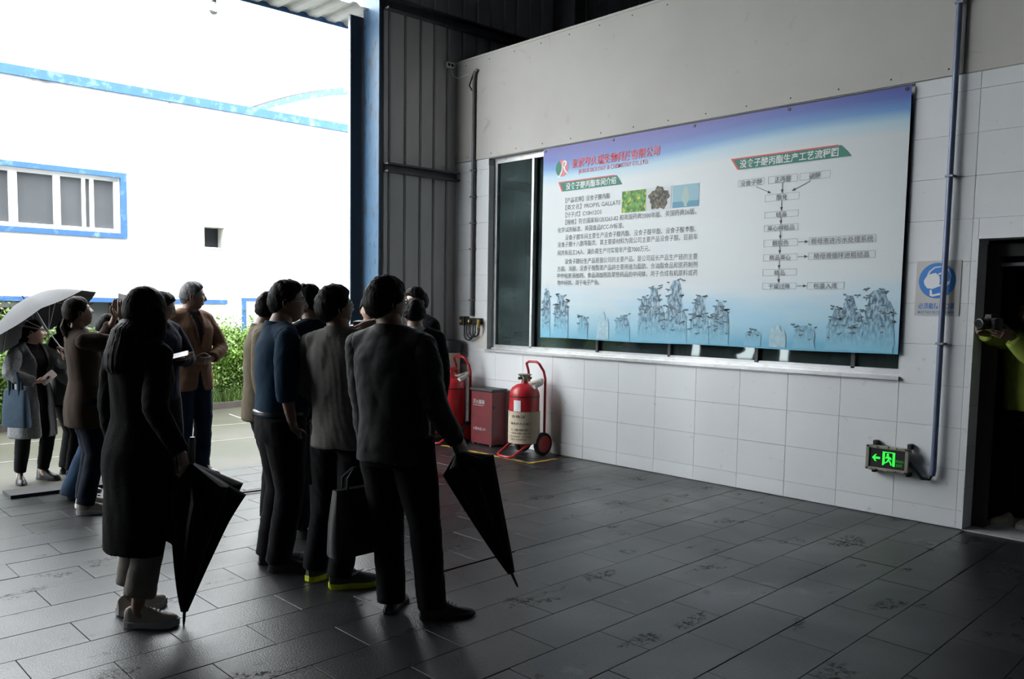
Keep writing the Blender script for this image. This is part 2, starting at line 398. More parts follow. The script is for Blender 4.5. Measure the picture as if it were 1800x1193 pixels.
# ---- right wall: backing with window and door openings, tiles, plaster above
T = .2
wr = MB()
XF, XB = WX + .008, WX + T
wr.box(XF, XB, 7.69, WY, 0, WZ); wr.box(XF, XB, 2.84, 7.69, 0, 1.105); wr.box(XF, XB, 2.84, 7.69, 3.345, WZ)
wr.box(XF, XB, 2.335, 2.84, 0, WZ); wr.box(XF, XB, 1.30, 2.335, 2.15, WZ); wr.box(XF, XB, -6, 1.30, 0, WZ)
wr = struct(wr.build('wall_right', M['grout']))
_tl = {}
def tile(y0, y1, z0, z1):
    g = .0009; key = (round(y1 - y0, 3), round(z1 - z0, 3))
    if key[0] < .02 or key[1] < .02: return
    if key not in _tl:
        bm = bmesh.new(); bmesh.ops.create_cube(bm, size=1, matrix=Matrix.Translation((.005, key[0] / 2, key[1] / 2)) @ Matrix.Diagonal((.01, key[0] - 2 * g, key[1] - 2 * g, 1)))
        bmesh.ops.bevel(bm, geom=[e for e in bm.edges if all(v.co.x < .001 for v in e.verts)], offset=.0012, segments=1, affect='EDGES')
        _tl[key] = MB().bm(bm).mesh('tile', M['tile'])
    o = link('tile', _tl[key], wr, (WX + random.uniform(-.0005, .0005), y0, z0))
zs = [0.004, .140] + [.140 + .3085 * i for i in range(1, 11)] + [3.345]
ys = [2.376 + .4683 * i for i in range(-6, 13)] + [WY]
for a, b in zip(ys[:-1], ys[1:]):
    for c, d in zip(zs[:-1], zs[1:]):
        # cut round the window and the door
        rects = [(a, b, c, d)]
        for (oy0, oy1, oz0, oz1) in ((2.84, 7.69, 1.105, 3.345), (1.30, 2.335, 0, 2.15)):
            nr = []
            for (p, q, r, s) in rects:
                if q <= oy0 or p >= oy1 or s <= oz0 or r >= oz1: nr.append((p, q, r, s)); continue
                if p < oy0: nr.append((p, oy0, r, s))
                if q > oy1: nr.append((oy1, q, r, s))
                p2, q2 = max(p, oy0), min(q, oy1)
                if r < oz0: nr.append((p2, q2, r, oz0))
                if s > oz1: nr.append((p2, q2, oz1, s))
            rects = nr
        for r in rects: tile(*r)
# reveal of the window pillar and door jamb, glazed like the wall
for i in range(7):
    z0 = 1.11 + .3085 * i; z1 = min(z0 + .3085, 3.34)
    MB().box(WX, XB - .08, 7.684, 7.692, z0 + .001, z1 - .001).build('tile', M['tile'], wr)
for i in range(7):
    z0 = .004 + .3085 * i; z1 = min(z0 + .3085, 2.15)
    MB().box(WX, XB, 2.328, 2.337, z0 + .001, z1 - .001).build('tile', M['tile'], wr)
# upper plaster, a little proud, two sheets with a thin edge strip
for y0, y1 in ((2.50, WY), (-6, 2.496)):
    d = .012 if y0 > 0 else .004
    boxes((WX - d, XF + .02, y0, y1, 3.352, WZ)).build('plaster_panel', M['plaster'], wr)
boxes((WX - .02, XB + .02, -6, WY, WZ, WZ + .025)).build('edge_strip', M['plaster'], wr)
m = MB()
for y in np.arange(2.6, 8.2, .42): m.ball((WX - .013, y, 3.40), (.004, .007, .007), 8, 6); m.ball((WX - .013, y + .05, 4.48), (.004, .007, .007), 8, 6)
o = m.build('screw_heads', M['black'], wr); o['kind'] = 'stuff'

# ---- window_1 in the right wall: aluminium frame, sliding panes
wn = struct(boxes((WX - .03, XB, 2.84, 7.69, 1.085, 1.112)).build('window_1', M['alu']))
fx0, fx1 = WX + .085, WX + .155
fr = boxes((fx0, fx1, 2.84, 7.69, 1.112, 1.165), (fx0, fx1, 2.84, 7.69, 3.285, 3.345), (fx0, fx1, 7.63, 7.685, 1.165, 3.285), (fx0, fx1, 2.845, 2.89, 1.165, 3.285), (fx0 - .03, fx0, 2.84, 7.69, 1.112, 1.135))
fr.build('window_frame', M['alu'], wn)
mull = [7.63, 7.035, 6.02, 5.10, 4.14, 3.26, 2.89]
for i, y in enumerate(mull[1:-1]):
    MB().box(fx0 - .012 * (i % 2), fx1 - .02, y - .016, y + .016, 1.15, 3.29).build('mullion', M['alu' if i == 0 else 'frame_dark'], wn)
for i, (a, b) in enumerate(zip(mull[:-1], mull[1:])):
    x_ = WX + (.158 if i == 1 else .115)
    MB().box(x_, x_ + .006, b + .016, a - .016, 1.16, 3.29).build('pane', M['glass'], wn)
# ---- door_1: opening in the right wall, dark inner frame, pale sill
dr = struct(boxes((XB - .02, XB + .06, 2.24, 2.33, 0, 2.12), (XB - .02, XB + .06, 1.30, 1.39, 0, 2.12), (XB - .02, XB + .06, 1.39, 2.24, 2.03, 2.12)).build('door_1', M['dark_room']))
boxes((XB + .01, XB + .05, 1.39, 2.24, 1.96, 1.985)).build('transom', M['girt'], dr)
boxes((WX + .01, XB + .25, 1.30, 2.33, -.01, .006)).build('door_sill', M['sill'], dr)
boxes((XB + .55, XB + .57, 2.42, 2.62, 1.0, 1.22)).build('notice_plate', M['paper'], dr)

# ---- rooms behind the partition and the rest of the hall
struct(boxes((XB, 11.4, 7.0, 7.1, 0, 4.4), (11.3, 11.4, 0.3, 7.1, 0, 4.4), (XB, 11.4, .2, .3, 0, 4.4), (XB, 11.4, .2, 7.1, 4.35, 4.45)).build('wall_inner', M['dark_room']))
struct(boxes((13, 13.15, -6, 8.5, 0, 8)).build('wall_far', M['dark']))
struct(boxes((-6.15, -6, -6, 8.5, 0, 8)).build('wall_left', M['dark']))
struct(boxes((-6, 13, -6.15, -6, 0, 8)).build('wall_front', M['dark']))
ce = struct(boxes((-6.2, 13.2, -6.2, 8.5, 7.6, 7.75)).build('ceiling', M['dark']))
for y in (7.2, 5.6, 4.0, 2.4, .8): MB().box(-6, 13, y - .04, y + .04, 7.38, 7.6).build('purlin', M['girt'], ce)
for x in (8.6, 11.2): MB().box(x - .1, x + .1, -6, 8.4, 6.95, 7.4).build('roof_beam', M['girt'], ce)

# ---- back wall: steel sheet panels, girts, opening to the left
OX = 5.545
wb = struct(boxes((5.78, 13, WY + .07, WY + .17, -.05, 8), (-6, -2.4, WY + .07, WY + .17, 0, 8), (-2.4, 5.70, WY + .07, WY + .17, 5.3, 8)).build('wall_back', M['dark']))
xs = [5.765, 5.856, 6.081, 6.304, 6.507, 6.708, 6.95] + [6.95 + .224 * i for i in range(1, 25)]
for i, (a, b) in enumerate(zip(xs[:-1], xs[1:])):
    g = .006
    MB().prism([(a + g, WY + .07), (a + g, WY + .016), (a + g + .014, WY), (b - g - .014, WY), (b - g, WY + .016), (b - g, WY + .07)], 'z', -.03 if a < 6.9 else 4.3, 7.6).build('panel', M['sheet'], wb)
for z0, z1 in ((3.13, 3.235), (4.93, 5.06)):
    MB().prism([(WY, z0), (WY - .09, z0), (WY - .09, z0 + .02), (WY - .02, z0 + .02), (WY - .02, z1 - .02), (WY - .09, z1 - .02), (WY - .09, z1), (WY, z1)], 'x', 5.78, (6.85 if z0 < 4 else 12.9)).build('girt', M['girt'], wb)
MB().box(8.5, 8.7, 7.9, WY, 4.4, 7.5).build('steel_post', M['girt'], wb)
MB().box(10.9, 11.1, 7.9, WY, 4.4, 7.5).build('steel_post', M['girt'], wb)
for y0, y1, z0, z1 in ((-5.8, 8.2, 5.9, 6.05),): MB().box(12.8, 12.95, y0, y1, z0, z1).build('girt', M['girt'], wb)
# dark edge of the outer sliding door beside the opening
boxes((OX, OX + .23, 8.62, 8.65, GZ0, 4.9)).build('door_edge_plate', M['blue_dark'], wb)
boxes((OX - .010, OX, 8.612, 8.655, GZ0, 4.9)).build('edge_strip', M['alu'], wb)

# ---- blue column at the opening
t = thing('steel_column', 'blue painted steel column at the edge of the open doorway, rust showing through', 'column', (5.73, 8.44, GZ0))
boxes((5.705, 5.725, 8.285, 8.60, GZ0, 7.5)).build('flange', M['blue_steel'], t)
boxes((5.725, 5.775, 8.42, 8.45, GZ0, 7.5)).build('web', M['blue_dark'], t)
boxes((5.725, 5.762, 8.285, 8.295, GZ0, 7.5)).build('edge_angle', M['blue_dark'], t)
boxes((5.69, 5.775, 8.28, 8.61, GZ0, GZ0 + .02)).build('base_plate', M['blue_dark'], t)

# ---- canopy outside over the opening
t = thing('canopy', 'pale ribbed metal canopy with blue edge above the open doorway', 'canopy', (0, WY + .2, 5.1))
m = MB(); z = 4.97
xx = np.arange(-2.6, 8.6, .05); pr = [(float(x), z + (.03 if int(round(x / .05)) % 5 in (0, 1) else 0.)) for x in xx]
m.prism(pr + [(p[0], p[1] + .004) for p in reversed(pr)], 'y', WY + .2, 9.2); m.build('roof_sheet', mat('canopy_sheet', (.62, .62, .62), .5, var=.05), t)
boxes((-2.6, 8.6, 9.2, 9.225, 4.945, 5.02)).build('edge_trim', M['blue_trim'], t)
for x in (-1., 2., 5., 8.): boxes((x - .03, x + .03, WY + .17, 9.2, 5.01, 5.09)).build('bracket', M['girt'], t)
# ---- bulb hanging from the canopy
t = thing('lamp_bulb', 'white lamp bulb hanging under the canopy at the top of the doorway', 'lamp', (3.91, 8.6, 5.0))
MB().tube([(3.91, 8.6, 4.97), (3.91, 8.6, 4.72)], .006, 8).build('wire', M['black'], t, True)
MB().lathe([(.012, 4.73), (.028, 4.72), (.03, 4.64), (.026, 4.63)], (3.91, 8.6, 0), 16).build('socket', M['white_paint'], t, True)
MB().lathe([(.02, 4.64), (.03, 4.62), (.048, 4.575), (.046, 4.545), (.03, 4.52), (.005, 4.512)], (3.91, 8.6, 0), 20).build('globe', M['bulb'], t, True)

# ================================================================== OUTSIDE
GZ = -.10
gr = struct(boxes((-14, 40, 7.93, 60, GZ - .2, GZ)).build('ground', M['concrete']))
joint = mat('pale_joint', (.17, .165, .14), .8)
for (x0, y0, x1, y1) in ((-3, 10.05, 12, 10.30), (-3, 11.35, 12, 11.6), (5.3, 8.0, 5.9, 12.6), (1.2, 8.0, 1.3, 12.3)):
    dx, dy = x1 - x0, y1 - y0; l = math.hypot(dx, dy); nx, ny = -dy / l * .018, dx / l * .018
    MB().prism([(x0 - nx, y0 - ny), (x1 - nx, y1 - ny), (x1 + nx, y1 + ny), (x0 + nx, y0 + ny)], 'z', GZ, GZ + .003).build('joint_strip', joint, gr)
# threshold plate at the edge of the floor
t = thing('threshold_ramp', 'dark rubber ramp strip lying along the edge of the floor at the doorway', 'ramp', (2.3, 7.85, 0))
for i in range(2):
    a = 1.74 + i * .5; boxes((a, a + .494, 7.72, 7.98, .0, .028)).build('ramp_section', M['rubber'], t)
# kerb and planting bed (slightly skewed to the hall)
kd = Vector((3.65, .86, 0)).normalized(); kn = Vector((-kd.y, kd.x, 0)); k0 = Vector((2.72, 12.49, 0))
kb = thing('kerb', 'low brown concrete kerb edging the planting bed in the yard', 'kerb', (k0.x, k0.y, GZ))
for i in range(-9, 10):
    a = k0 + kd * (i * .8); b = k0 + kd * (i * .8 + .79)
    MB().prism([(p.x, p.y) for p in (a, b, b + kn * .12, a + kn * .12)], 'z', GZ, GZ + .10).build('kerb_stone', M['kerb'], kb)
a = k0 - kd * 7.2 + kn * .12; b = k0 + kd * 11.2 + kn * .12
struct(MB().prism([(a.x, a.y), (b.x, b.y), (b.x, 15.2), (a.x, 15.2)], 'z', GZ - .05, GZ + .08).build('planting_bed', M['soil']))
# grass: uncountable blades
n = 16000
u = RNG.uniform(-5, 7.4, n); w = RNG.uniform(.13, .85, n) ** 1.3
base = np.array([k0.x, k0.y, GZ + .07]) + np.outer(u, kd) + np.outer(w, kn)
hgt = RNG.uniform(.10, .30, n); ang = RNG.uniform(0, 2 * PI, n); lean = RNG.uniform(-.12, .12, (n, 2))
V = np.zeros((n, 3, 3)); ex = np.stack([np.cos(ang), np.sin(ang), 0 * ang], 1) * .008
V[:, 0] = base - ex; V[:, 1] = base + ex; V[:, 2] = base + np.column_stack([lean, hgt])
me = bpy.data.meshes.new('grass'); me.from_pydata(V.reshape(-1, 3).tolist(), [], [(3 * i, 3 * i + 1, 3 * i + 2) for i in range(n)]); me.materials.append(M['grass'])
tag(link('grass', me), 'bright green grass growing in front of the shrubs behind the kerb', 'grass', kind='stuff')
# shrubs
def foliage(seed, n=22000):
    r = np.random.default_rng(seed); lumps = r.uniform((-.5, -.3, .3), (.5, .3, 1.2), (26, 3)); lr = r.uniform(.2, .36, 26)
    k = r.integers(0, 26, n); d = r.normal(size=(n, 3)); d /= np.linalg.norm(d, axis=1)[:, None]
    c = lumps[k] + d * (lr[k] * r.uniform(.55, 1.05, n))[:, None]
    tw = r.uniform(0, 1, n) < .10
    c[tw] += np.column_stack([r.normal(0, .08, tw.sum()), r.normal(0, .08, tw.sum()), r.uniform(.05, .4, tw.sum())])
    c[:, 2] = np.maximum(c[:, 2], .06)
    a = d + r.normal(0, .6, (n, 3)); a /= np.linalg.norm(a, axis=1)[:, None]
    b = np.cross(a, r.normal(size=(n, 3))); b /= np.linalg.norm(b, axis=1)[:, None]
    e = np.cross(a, b); L = r.uniform(.022, .048, n)[:, None]; Wd = L * r.uniform(.32, .5, n)[:, None]
    V = np.stack([c - b * L, c + e * Wd, c + b * L, c - e * Wd], 1)
    me = bpy.data.meshes.new('foliage'); me.from_pydata(V.reshape(-1, 3).tolist(), [], [(4 * i, 4 * i + 1, 4 * i + 2, 4 * i + 3) for i in range(n)])
    return me
fol = []
for i, nm in enumerate(('leaf', 'leaf_light', 'leaf')):
    f = foliage(i + 3); f.materials.append(M[nm]); fol.append(f)
stems = MB()
for i in range(9):
    x, y = random.uniform(-.5, .5), random.uniform(-.2, .2)
    stems.tube([(x * .3, y * .3, 0), (x * .7, y * .7, .45), (x, y, random.uniform(.9, 1.3))], [.014, .010, .004], 6)
stem_me = stems.mesh('stem', M['stem'])
SHR = [(-.4, 'outside the doorway beyond the left edge of the open grey umbrella'), (1.05, 'left, behind the open grey umbrella'), (2.5, 'behind the person in the grey cardigan'),
       (3.95, 'just right of the open grey umbrella'), (5.4, 'behind the long-haired person in black'),
       (6.85, 'right beside the person in the brown blazer'), (8.3, 'right behind the person in the blue shirt'), (9.75, 'behind the person in the light grey jacket')]
for i, (x, wh) in enumerate(SHR):
    y = 12.95 + .2356 * (x - 2.72) + .1 * (i % 2)
    t = thing('shrub', 'leafy green shrub ' + wh, 'shrub', (x, min(y, 14.15), GZ + .06), 'shrubs along the white building')
    s = [1.0, .95, 1.04][i % 3]; t.rotation_euler = (0, 0, [.0, PI, .1, PI + .1][i % 4]); t.scale = (s, .85 * s, s * [.92, .88, .95, .9][i % 4])
    f = link('foliage', fol[i % 3], t); f['kind'] = 'stuff'
    link('stem', stem_me, t)

# ---- white building across the yard
BY = 15.
t = thing('building', 'white rendered workshop building with blue trim across the yard', 'building', (9, BY, GZ))
def bx(name, m, *bs, par=None): return boxes(*bs).build(name, m, par or t)
x0, x1, zt = -6., 26., 5.04
wx0, wx1, wz0, wz1 = -1.2, 5.15, 2.75, 3.66          # window opening
hx0, hx1, hz0, hz1 = 6.594, 6.974, 2.61, 2.97       # square hole
wl = bx('wall', M['render'], (x0, x1, BY, BY + .3, 1.66, wz0 if wz0 < hz0 else hz0), (x0, x1, BY, BY + .3, wz1, zt), (x0, wx0, BY, BY + .3, hz0, wz1), (wx1, hx0, BY, BY + .3, hz0, wz1),
   (hx1, x1, BY, BY + .3, hz0, wz1), (hx0, hx1, BY, BY + .3, hz1, wz1), (wx0, wx1, BY, BY + .3, hz0, wz0))
bx('wall_core', M['recess'], (x0, x1, BY + .9, BY + 1., GZ, zt), (x0, x1, BY + .3, BY + 1., zt - .1, zt))
bx('lower_wall', M['render_low'], (x0, 3.2, BY + .02, BY + .3, GZ, 1.0), (3.75, 4.62, BY + .02, BY + .3, GZ, 1.66), (5.0, x1, BY + .0, BY + .3, GZ, 1.66), (x0, 5.2, BY + .02, BY + .3, GZ, 1.05))
bx('render_panel', M['render'], (5.6, x1, BY - .008, BY + .05, GZ, 1.66))
bx('parapet_trim', M['blue_trim'], (x0, x1, BY - .05, BY + .3, zt, zt + .15))
bx('string_course', M['blue_trim'], (x0, 7.0, BY - .035, BY + .02, 1.60, 1.675))
f = bx('window_surround', M['blue_trim'], (wx0 - .1, wx1 + .1, BY - .03, BY + .02, wz1, wz1 + .085), (wx0 - .1, wx1 + .1, BY - .03, BY + .02, wz0 - .085, wz0), (wx1, wx1 + .1, BY - .03, BY + .02, wz0, wz1))
wdw = bx('window', M['upvc'], (wx0, wx1, BY + .06, BY + .14, wz0, wz0 + .07), (wx0, wx1, BY + .06, BY + .14, wz1 - .06, wz1), (wx1 - .08, wx1, BY + .06, BY + .14, wz0 + .07, wz1 - .06))
for a, b in ((3.50, 3.62), (4.14, 4.24), (4.57, 4.62), (4.69, 4.75), (2.42, 2.54), (1.36, 1.46), (.3, .4)): boxes((a, b, BY + .055, BY + .13, wz0 + .07, wz1 - .06)).build('mullion', M['upvc'], wdw)
for a, b in ((3.62, 4.14), (4.24, 4.57), (4.62, 4.69), (4.75, wx1 - .08), (2.54, 3.50), (1.46, 2.42), (.4, 1.36), (wx0, .3)): boxes((a, b, BY + .10, BY + .11, wz0 + .07, wz1 - .06)).build('pane', M['pane_far'], wdw)
bx('vent_opening', M['recess'], (hx0, hx1, BY + .28, BY + .29, hz0, hz1))
bx('vent_sill', M['render'], (hx0 - .01, hx1 + .03, BY - .02, BY + .2, hz0 - .03, hz0))
g = bx('grille', M['recess'], (2.0, 3.68, BY + .12, BY + .14, 1.05, 1.6))
rust = mat('rusty_mesh', (.16, .12, .10), .8)
m = MB()
for i in range(44):
    a = 1.6 + i * .06; m.tube([(a, BY + .1, 1.05), (a + .55, BY + .1, 1.6)], .006, 4); m.tube([(a + .55, BY + .1, 1.05), (a, BY + .1, 1.6)], .006, 4)
m.build('mesh_screen', rust, g)
bx('vent_surround', M['render_low'], (3.2, 3.75, BY - .02, BY + .2, 1.5, 1.6), (3.68, 3.75, BY - .02, BY + .2, 1.0, 1.6))
bx('basement_window', M['pane_far'], (4.62, 5.0, BY + .12, BY + .14, 1.05, 1.6))
d = bx('blue_framed_door', M['render'], (7.36, 8.6, BY - .04, BY - .01, GZ, 1.66))
bx('door_frame', M['blue_trim'], (7.29, 7.36, BY - .05, BY + .02, GZ, 1.66), (7.29, 8.7, BY - .05, BY + .02, 1.66, 1.72), par=d)

# ---- second building with an arched roof behind
t = thing('arched_building', 'far white building whose arched roof edge is blue, behind the white workshop', 'building', (20, 30, GZ))
pts = [(10.5, 6.0)] + [(10.5 + 17 * i / 24, 6.0 + 5.1 * math.sin(PI * (.02 + .48 * i / 24)) ** 1.0) for i in range(25)]
arc = [(13.2 + s * 10.5, 7.75 + 2.9 * (1 - (1 - s) ** 2.2)) for s in np.linspace(0, 1, 20)]
arc = arc + [(23.7 + s * 10.5, 7.75 + 2.9 * (1 - s ** 2.2)) for s in np.linspace(.05, 1, 20)]
MB().prism([(arc[0][0], GZ)] + [(a, b - .2) for a, b in arc] + [(arc[-1][0], GZ)], 'y', 30, 36).build('wall', M['render'], t)
MB().prism(arc + [(a, b - .22) for a, b in reversed(arc)], 'y', 29.8, 30.2).build('roof_edge', M['blue_trim'], t)
MB().prism([(a, b + .08) for a, b in arc] + [(a, b - .1) for a, b in reversed(arc)], 'y', 30.2, 36.2).build('roof', M['render_low'], t)

# ================================================================== FIXTURES ON THE WALLS
def add_banner():
    X, Y0, Z0, BW, BH = WX - .035, 6.755, 1.283, 3.905, 2.045
    t = thing('banner', 'large printed company banner with blue top and ink mountains, hung over the window', 'banner', (X, Y0, Z0))
    nx, nz = 60, 30; vs = []; fs = []
    for side in (0, 1):
        for j in range(nz + 1):
            for i in range(nx + 1):
                u, v = i / nx, j / nz
                d = .0025 * math.sin(u * 9 + v * 2) * (1 - v) + .0015 * math.sin(v * 7 + u * 3)
                vs.append((X + d * .5 + side * .003, Y0 - u * BW, Z0 + v * BH + .004 * math.sin(u * 14) * (1 - v)))
    k = (nx + 1) * (nz + 1)
    for j in range(nz):
        for i in range(nx):
            a = j * (nx + 1) + i; q = (a, a + 1, a + nx + 2, a + nx + 1); fs.append(q); fs.append(tuple(k + e for e in reversed(q)))
    rim = [i for i in range(nx + 1)] + [j * (nx + 1) + nx for j in range(1, nz + 1)] + [nz * (nx + 1) + i for i in range(nx - 1, -1, -1)] + [j * (nx + 1) for j in range(nz - 1, 0, -1)]
    for a, b in zip(rim, rim[1:] + rim[:1]): fs.append((b, a, k + a, k + b))
    m = bpy.data.materials.new('banner_print'); m.use_nodes = True; nt = m.node_tree; N = nt.nodes; L = nt.links; b = N['Principled BSDF']
    b.inputs['Roughness'].default_value = .42
    tc = N.new('ShaderNodeTexCoord'); sp = N.new('ShaderNodeSeparateXYZ'); L.new(tc.outputs['Object'], sp.inputs[0])
    def math_(op, a, c=None, d=None):
        n = N.new('ShaderNodeMath'); n.operation = op
        for i, q in enumerate((a, c, d)):
            if q is None: continue
            if isinstance(q, (int, float)): n.inputs[i].default_value = q
            else: L.new(q, n.inputs[i])
        return n.outputs[0]
    u = math_('MULTIPLY', sp.outputs['Y'], -1 / BW); v = math_('DIVIDE', sp.outputs['Z'], BH)
    wob = math_('MULTIPLY', math_('SINE', math_('MULTIPLY_ADD', u, 5.2, .6)), .022)
    v2 = math_('ADD', v, math_('ADD', wob, math_('MULTIPLY', math_('ABSOLUTE', math_('SUBTRACT', u, .47)), -.02)))
    r = N.new('ShaderNodeValToRGB'); L.new(v2, r.inputs[0]); e = r.color_ramp.elements
    e[0].position = 0; e[0].color = (.13, .44, .62, 1); e[1].position = .10; e[1].color = (.36, .60, .70, 1)
    for p, c in ((.20, (.54, .65, .69)), (.30, (.59, .635, .645)), (.80, (.59, .63, .64)), (.855, (.38, .57, .67)), (.895, (.10, .27, .57)), (.94, (.06, .115, .42)), (1., (.062, .055, .31))):
        q = e.new(p); q.color = (*c, 1)
    # soft clouds drifting low on the print, pale streak in the blue sky
    n = N.new('ShaderNodeTexNoise'); n.inputs['Scale'].default_value = 1.6; n.inputs['Detail'].default_value = 5
    mp = N.new('ShaderNodeMapping'); mp.inputs['Scale'].default_value = (1, .55, 2.6); L.new(tc.outputs['Object'], mp.inputs[0]); L.new(mp.outputs[0], n.inputs['Vector'])
    band = math_('MAXIMUM', math_('MINIMUM', math_('MULTIPLY', v, 12), math_('MULTIPLY', math_('SUBTRACT', .30, v), 9)), 0.)
    cl = N.new('ShaderNodeClamp'); L.new(math_('MULTIPLY', band, math_('MULTIPLY', math_('SUBTRACT', n.outputs['Fac'], .42), 3.0)), cl.inputs[0])
    mx = N.new('ShaderNodeMix'); mx.data_type = 'RGBA'; L.new(cl.outputs[0], mx.inputs[0]); L.new(r.outputs[0], mx.inputs[6]); mx.inputs[7].default_value = (.30, .56, .74, 1)
    L.new(mx.outputs[2], b.inputs['Base Color'])
    MB().add(vs, fs).build('banner_sheet', m, t, True)
    ux, uz = (0, -1, 0), (0, 0, 1)
    XP = X - .0028
    def P(u, v, d=0.): return (XP - d, Y0 - u, Z0 + v)
    def T(s, m_, u, v, w, h=None, wt=0., cap=False, sh=0., d=.0): return lettering(s, M[m_], t, P(u, v, d), ux, uz, w, h, wt, cap=cap, shear=sh)
    def poly(name, m_, pts, d=0., th=.0004): return MB().prism([(Y0 - a, Z0 + c) for a, c in pts], 'x', XP - d, XP - d + th).build(name, M[m_], t)
    # emblem: a split disc with a white letter-like swash
    disc = [(.283 + .092 * math.cos(a), 1.815 + .088 * math.sin(a)) for a in np.linspace(0, 2 * PI, 33)[:-1]]
    poly('emblem', 'print_pink', disc)
    left = [(.283 + .093 * math.cos(a), 1.815 + .089 * math.sin(a)) for a in np.linspace(PI * .62, PI * 1.32, 14)] + [(.29, 1.80)]
    poly('emblem_half', 'print_green', left, .0006)
    sw = [(.215, 1.725), (.245, 1.735), (.275, 1.79), (.292, 1.88), (.325, 1.895), (.352, 1.88), (.350, 1.85), (.325, 1.825), (.335, 1.79), (.385, 1.752), (.352, 1.752), (.318, 1.785), (.300, 1.822), (.318, 1.838), (.328, 1.862), (.318, 1.876), (.305, 1.872), (.290, 1.78), (.255, 1.722)]
    poly('emblem_letter', 'print_white', sw, .0012)
    T('张家界久瑞生物科技有限公司', 'print_red', .424, 1.795, 1.135, .098, .012, sh=.12)
    T('JIURUI BIOLOGY & CHEMISTRY CO.,LTD.', 'print_pink', .520, 1.735, .916, .043, .006, cap=True)
    for pts, tx, a, w, h in (([(.2439, 1.6635), (1.04, 1.6635), (1.117, 1.567), (.3077, 1.567)], '没食子酸丙酯车间介绍', .345, .69, .074),
                             ([(2.3645, 1.6635), (3.372, 1.6635), (3.4618, 1.5685), (2.4463, 1.5685)], '没食子酸丙酯生产工艺流程图', 2.447, .905, .074)):
        poly('heading_plate', 'print_green', pts)
        (a0, b0), (a1, b1), _, (a3, b3) = pts
        poly('heading_trim', 'print_red', [(a0 - .012, b0 + .008), (a1 - .03, b1 + .008), (a1 - .02, b1 - .003), (a0 + .012, b0 - .003), (a3 + .0, b3), (a3 - .022, b3)], .0006)
        T(tx, 'print_white', a, 1.578, w, h, .016, d=.001)
    LN = [('【产品名称】没食子酸丙酯', .3434, 1.447, .616), ('【英文名】PROPYL GALLATE', .3457, 1.372, .755), ('【分子式】C10H12O5', .3479, 1.295, .506),
          ('【规格】符合国家标GB3263-82 和英国药典2000年版、美国药典26版、', .3501, 1.217, 1.655), ('化学试剂标准、美国食品FCC-IV标准。', .2359, 1.139, .914),
          ('没食子酸车间主要生产没食子酸丙酯、没食子酸甲酯、没食子酸辛酯、', .3472, 1.056, 1.664), ('没食子酸十八酯等酯类、其主要原材料为我公司主要产品没食子酸。目前车', .2403, .984, 1.790),
          ('间共有员工24人、满负荷生产可实现年产值7000万元。', .2429, .896, 1.243), ('没食子酸衍生产品是我公司的主要产品。是公司延长产品生产链的主要', .3496, .802, 1.686),
          ('方面。当前、没食子酸酯类产品的主要用途为脂肪、含油脂食品和医药制剂', .2426, .726, 1.795), ('中作抗氧添加剂、食品添加剂及某些药品的中间体。用于合成有机原料或药', .2446, .651, 1.796),
          ('物中间体、用于电子产业。', .2468, .577, .596)]
    for s, a, c, w in LN: T(s, 'print_grey', a, c - .008, w, .058, .004)
    # three small printed photographs
    pods = mat('print_leaves', (.12, .30, .05), .6, var=.6, vscale=26); mixcol(pods, (.60, .58, .06), 17, .56, .62, 3); mixcol(pods, (.03, .07, .05), 22, .62, .68, 3)
    galls = mat('print_pods', (.13, .11, .075), .6, var=.7, vscale=38); mixcol(galls, (.03, .03, .028), 30, .52, .6, 3); mixcol(galls, (.30, .25, .12), 26, .62, .68, 3)
    M['print_pods'] = pods; M['print_galls'] = galls
    M['print_sky'] = mat('print_sky_blue', (.30, .50, .58), .6); M['print_sea'] = mat('print_sea_blue', (.13, .33, .46), .6); M['print_pale'] = mat('print_pale_bottle', (.42, .55, .50), .6); M['print_frame'] = mat('print_photo_white', (.60, .64, .65), .6)
    def rect(a, c, e_, f_): return [(a, c), (e_, c), (e_, f_), (a, f_)]
    poly('photo_print', 'print_pods', rect(1.117, 1.281, 1.416, 1.494))
    poly('photo_print', 'print_frame', rect(1.4285, 1.281, 1.719, 1.499))
    rr = [.105 + .012 * math.sin(5 * a) + .008 * math.sin(11 * a + 1) for a in np.linspace(0, 2 * PI, 41)[:-1]]
    poly('photo_subject', 'print_galls', [(1.573 + r_ * 1.12 * math.cos(a), 1.392 + r_ * math.sin(a) * 1.0) for r_, a in zip(rr, np.linspace(0, 2 * PI, 41)[:-1])], .0006)
    poly('photo_print', 'print_sky', rect(1.7324, 1.284, 2.0288, 1.4946)); poly('photo_sea', 'print_sea', rect(1.7324, 1.284, 2.0288, 1.34), .0004)
    bt = [(.0, .07), (.012, .062), (.028, .02), (.042, -.03), (.044, -.06), (.030, -.085), (.016, -.095), (.016, -.125), (-.016, -.125), (-.016, -.095), (-.030, -.085), (-.044, -.06), (-.042, -.03), (-.028, .02), (-.012, .062)]
    poly('photo_subject', 'print_pale', [(1.882 + a, 1.415 + c) for a, c in bt], .0008)
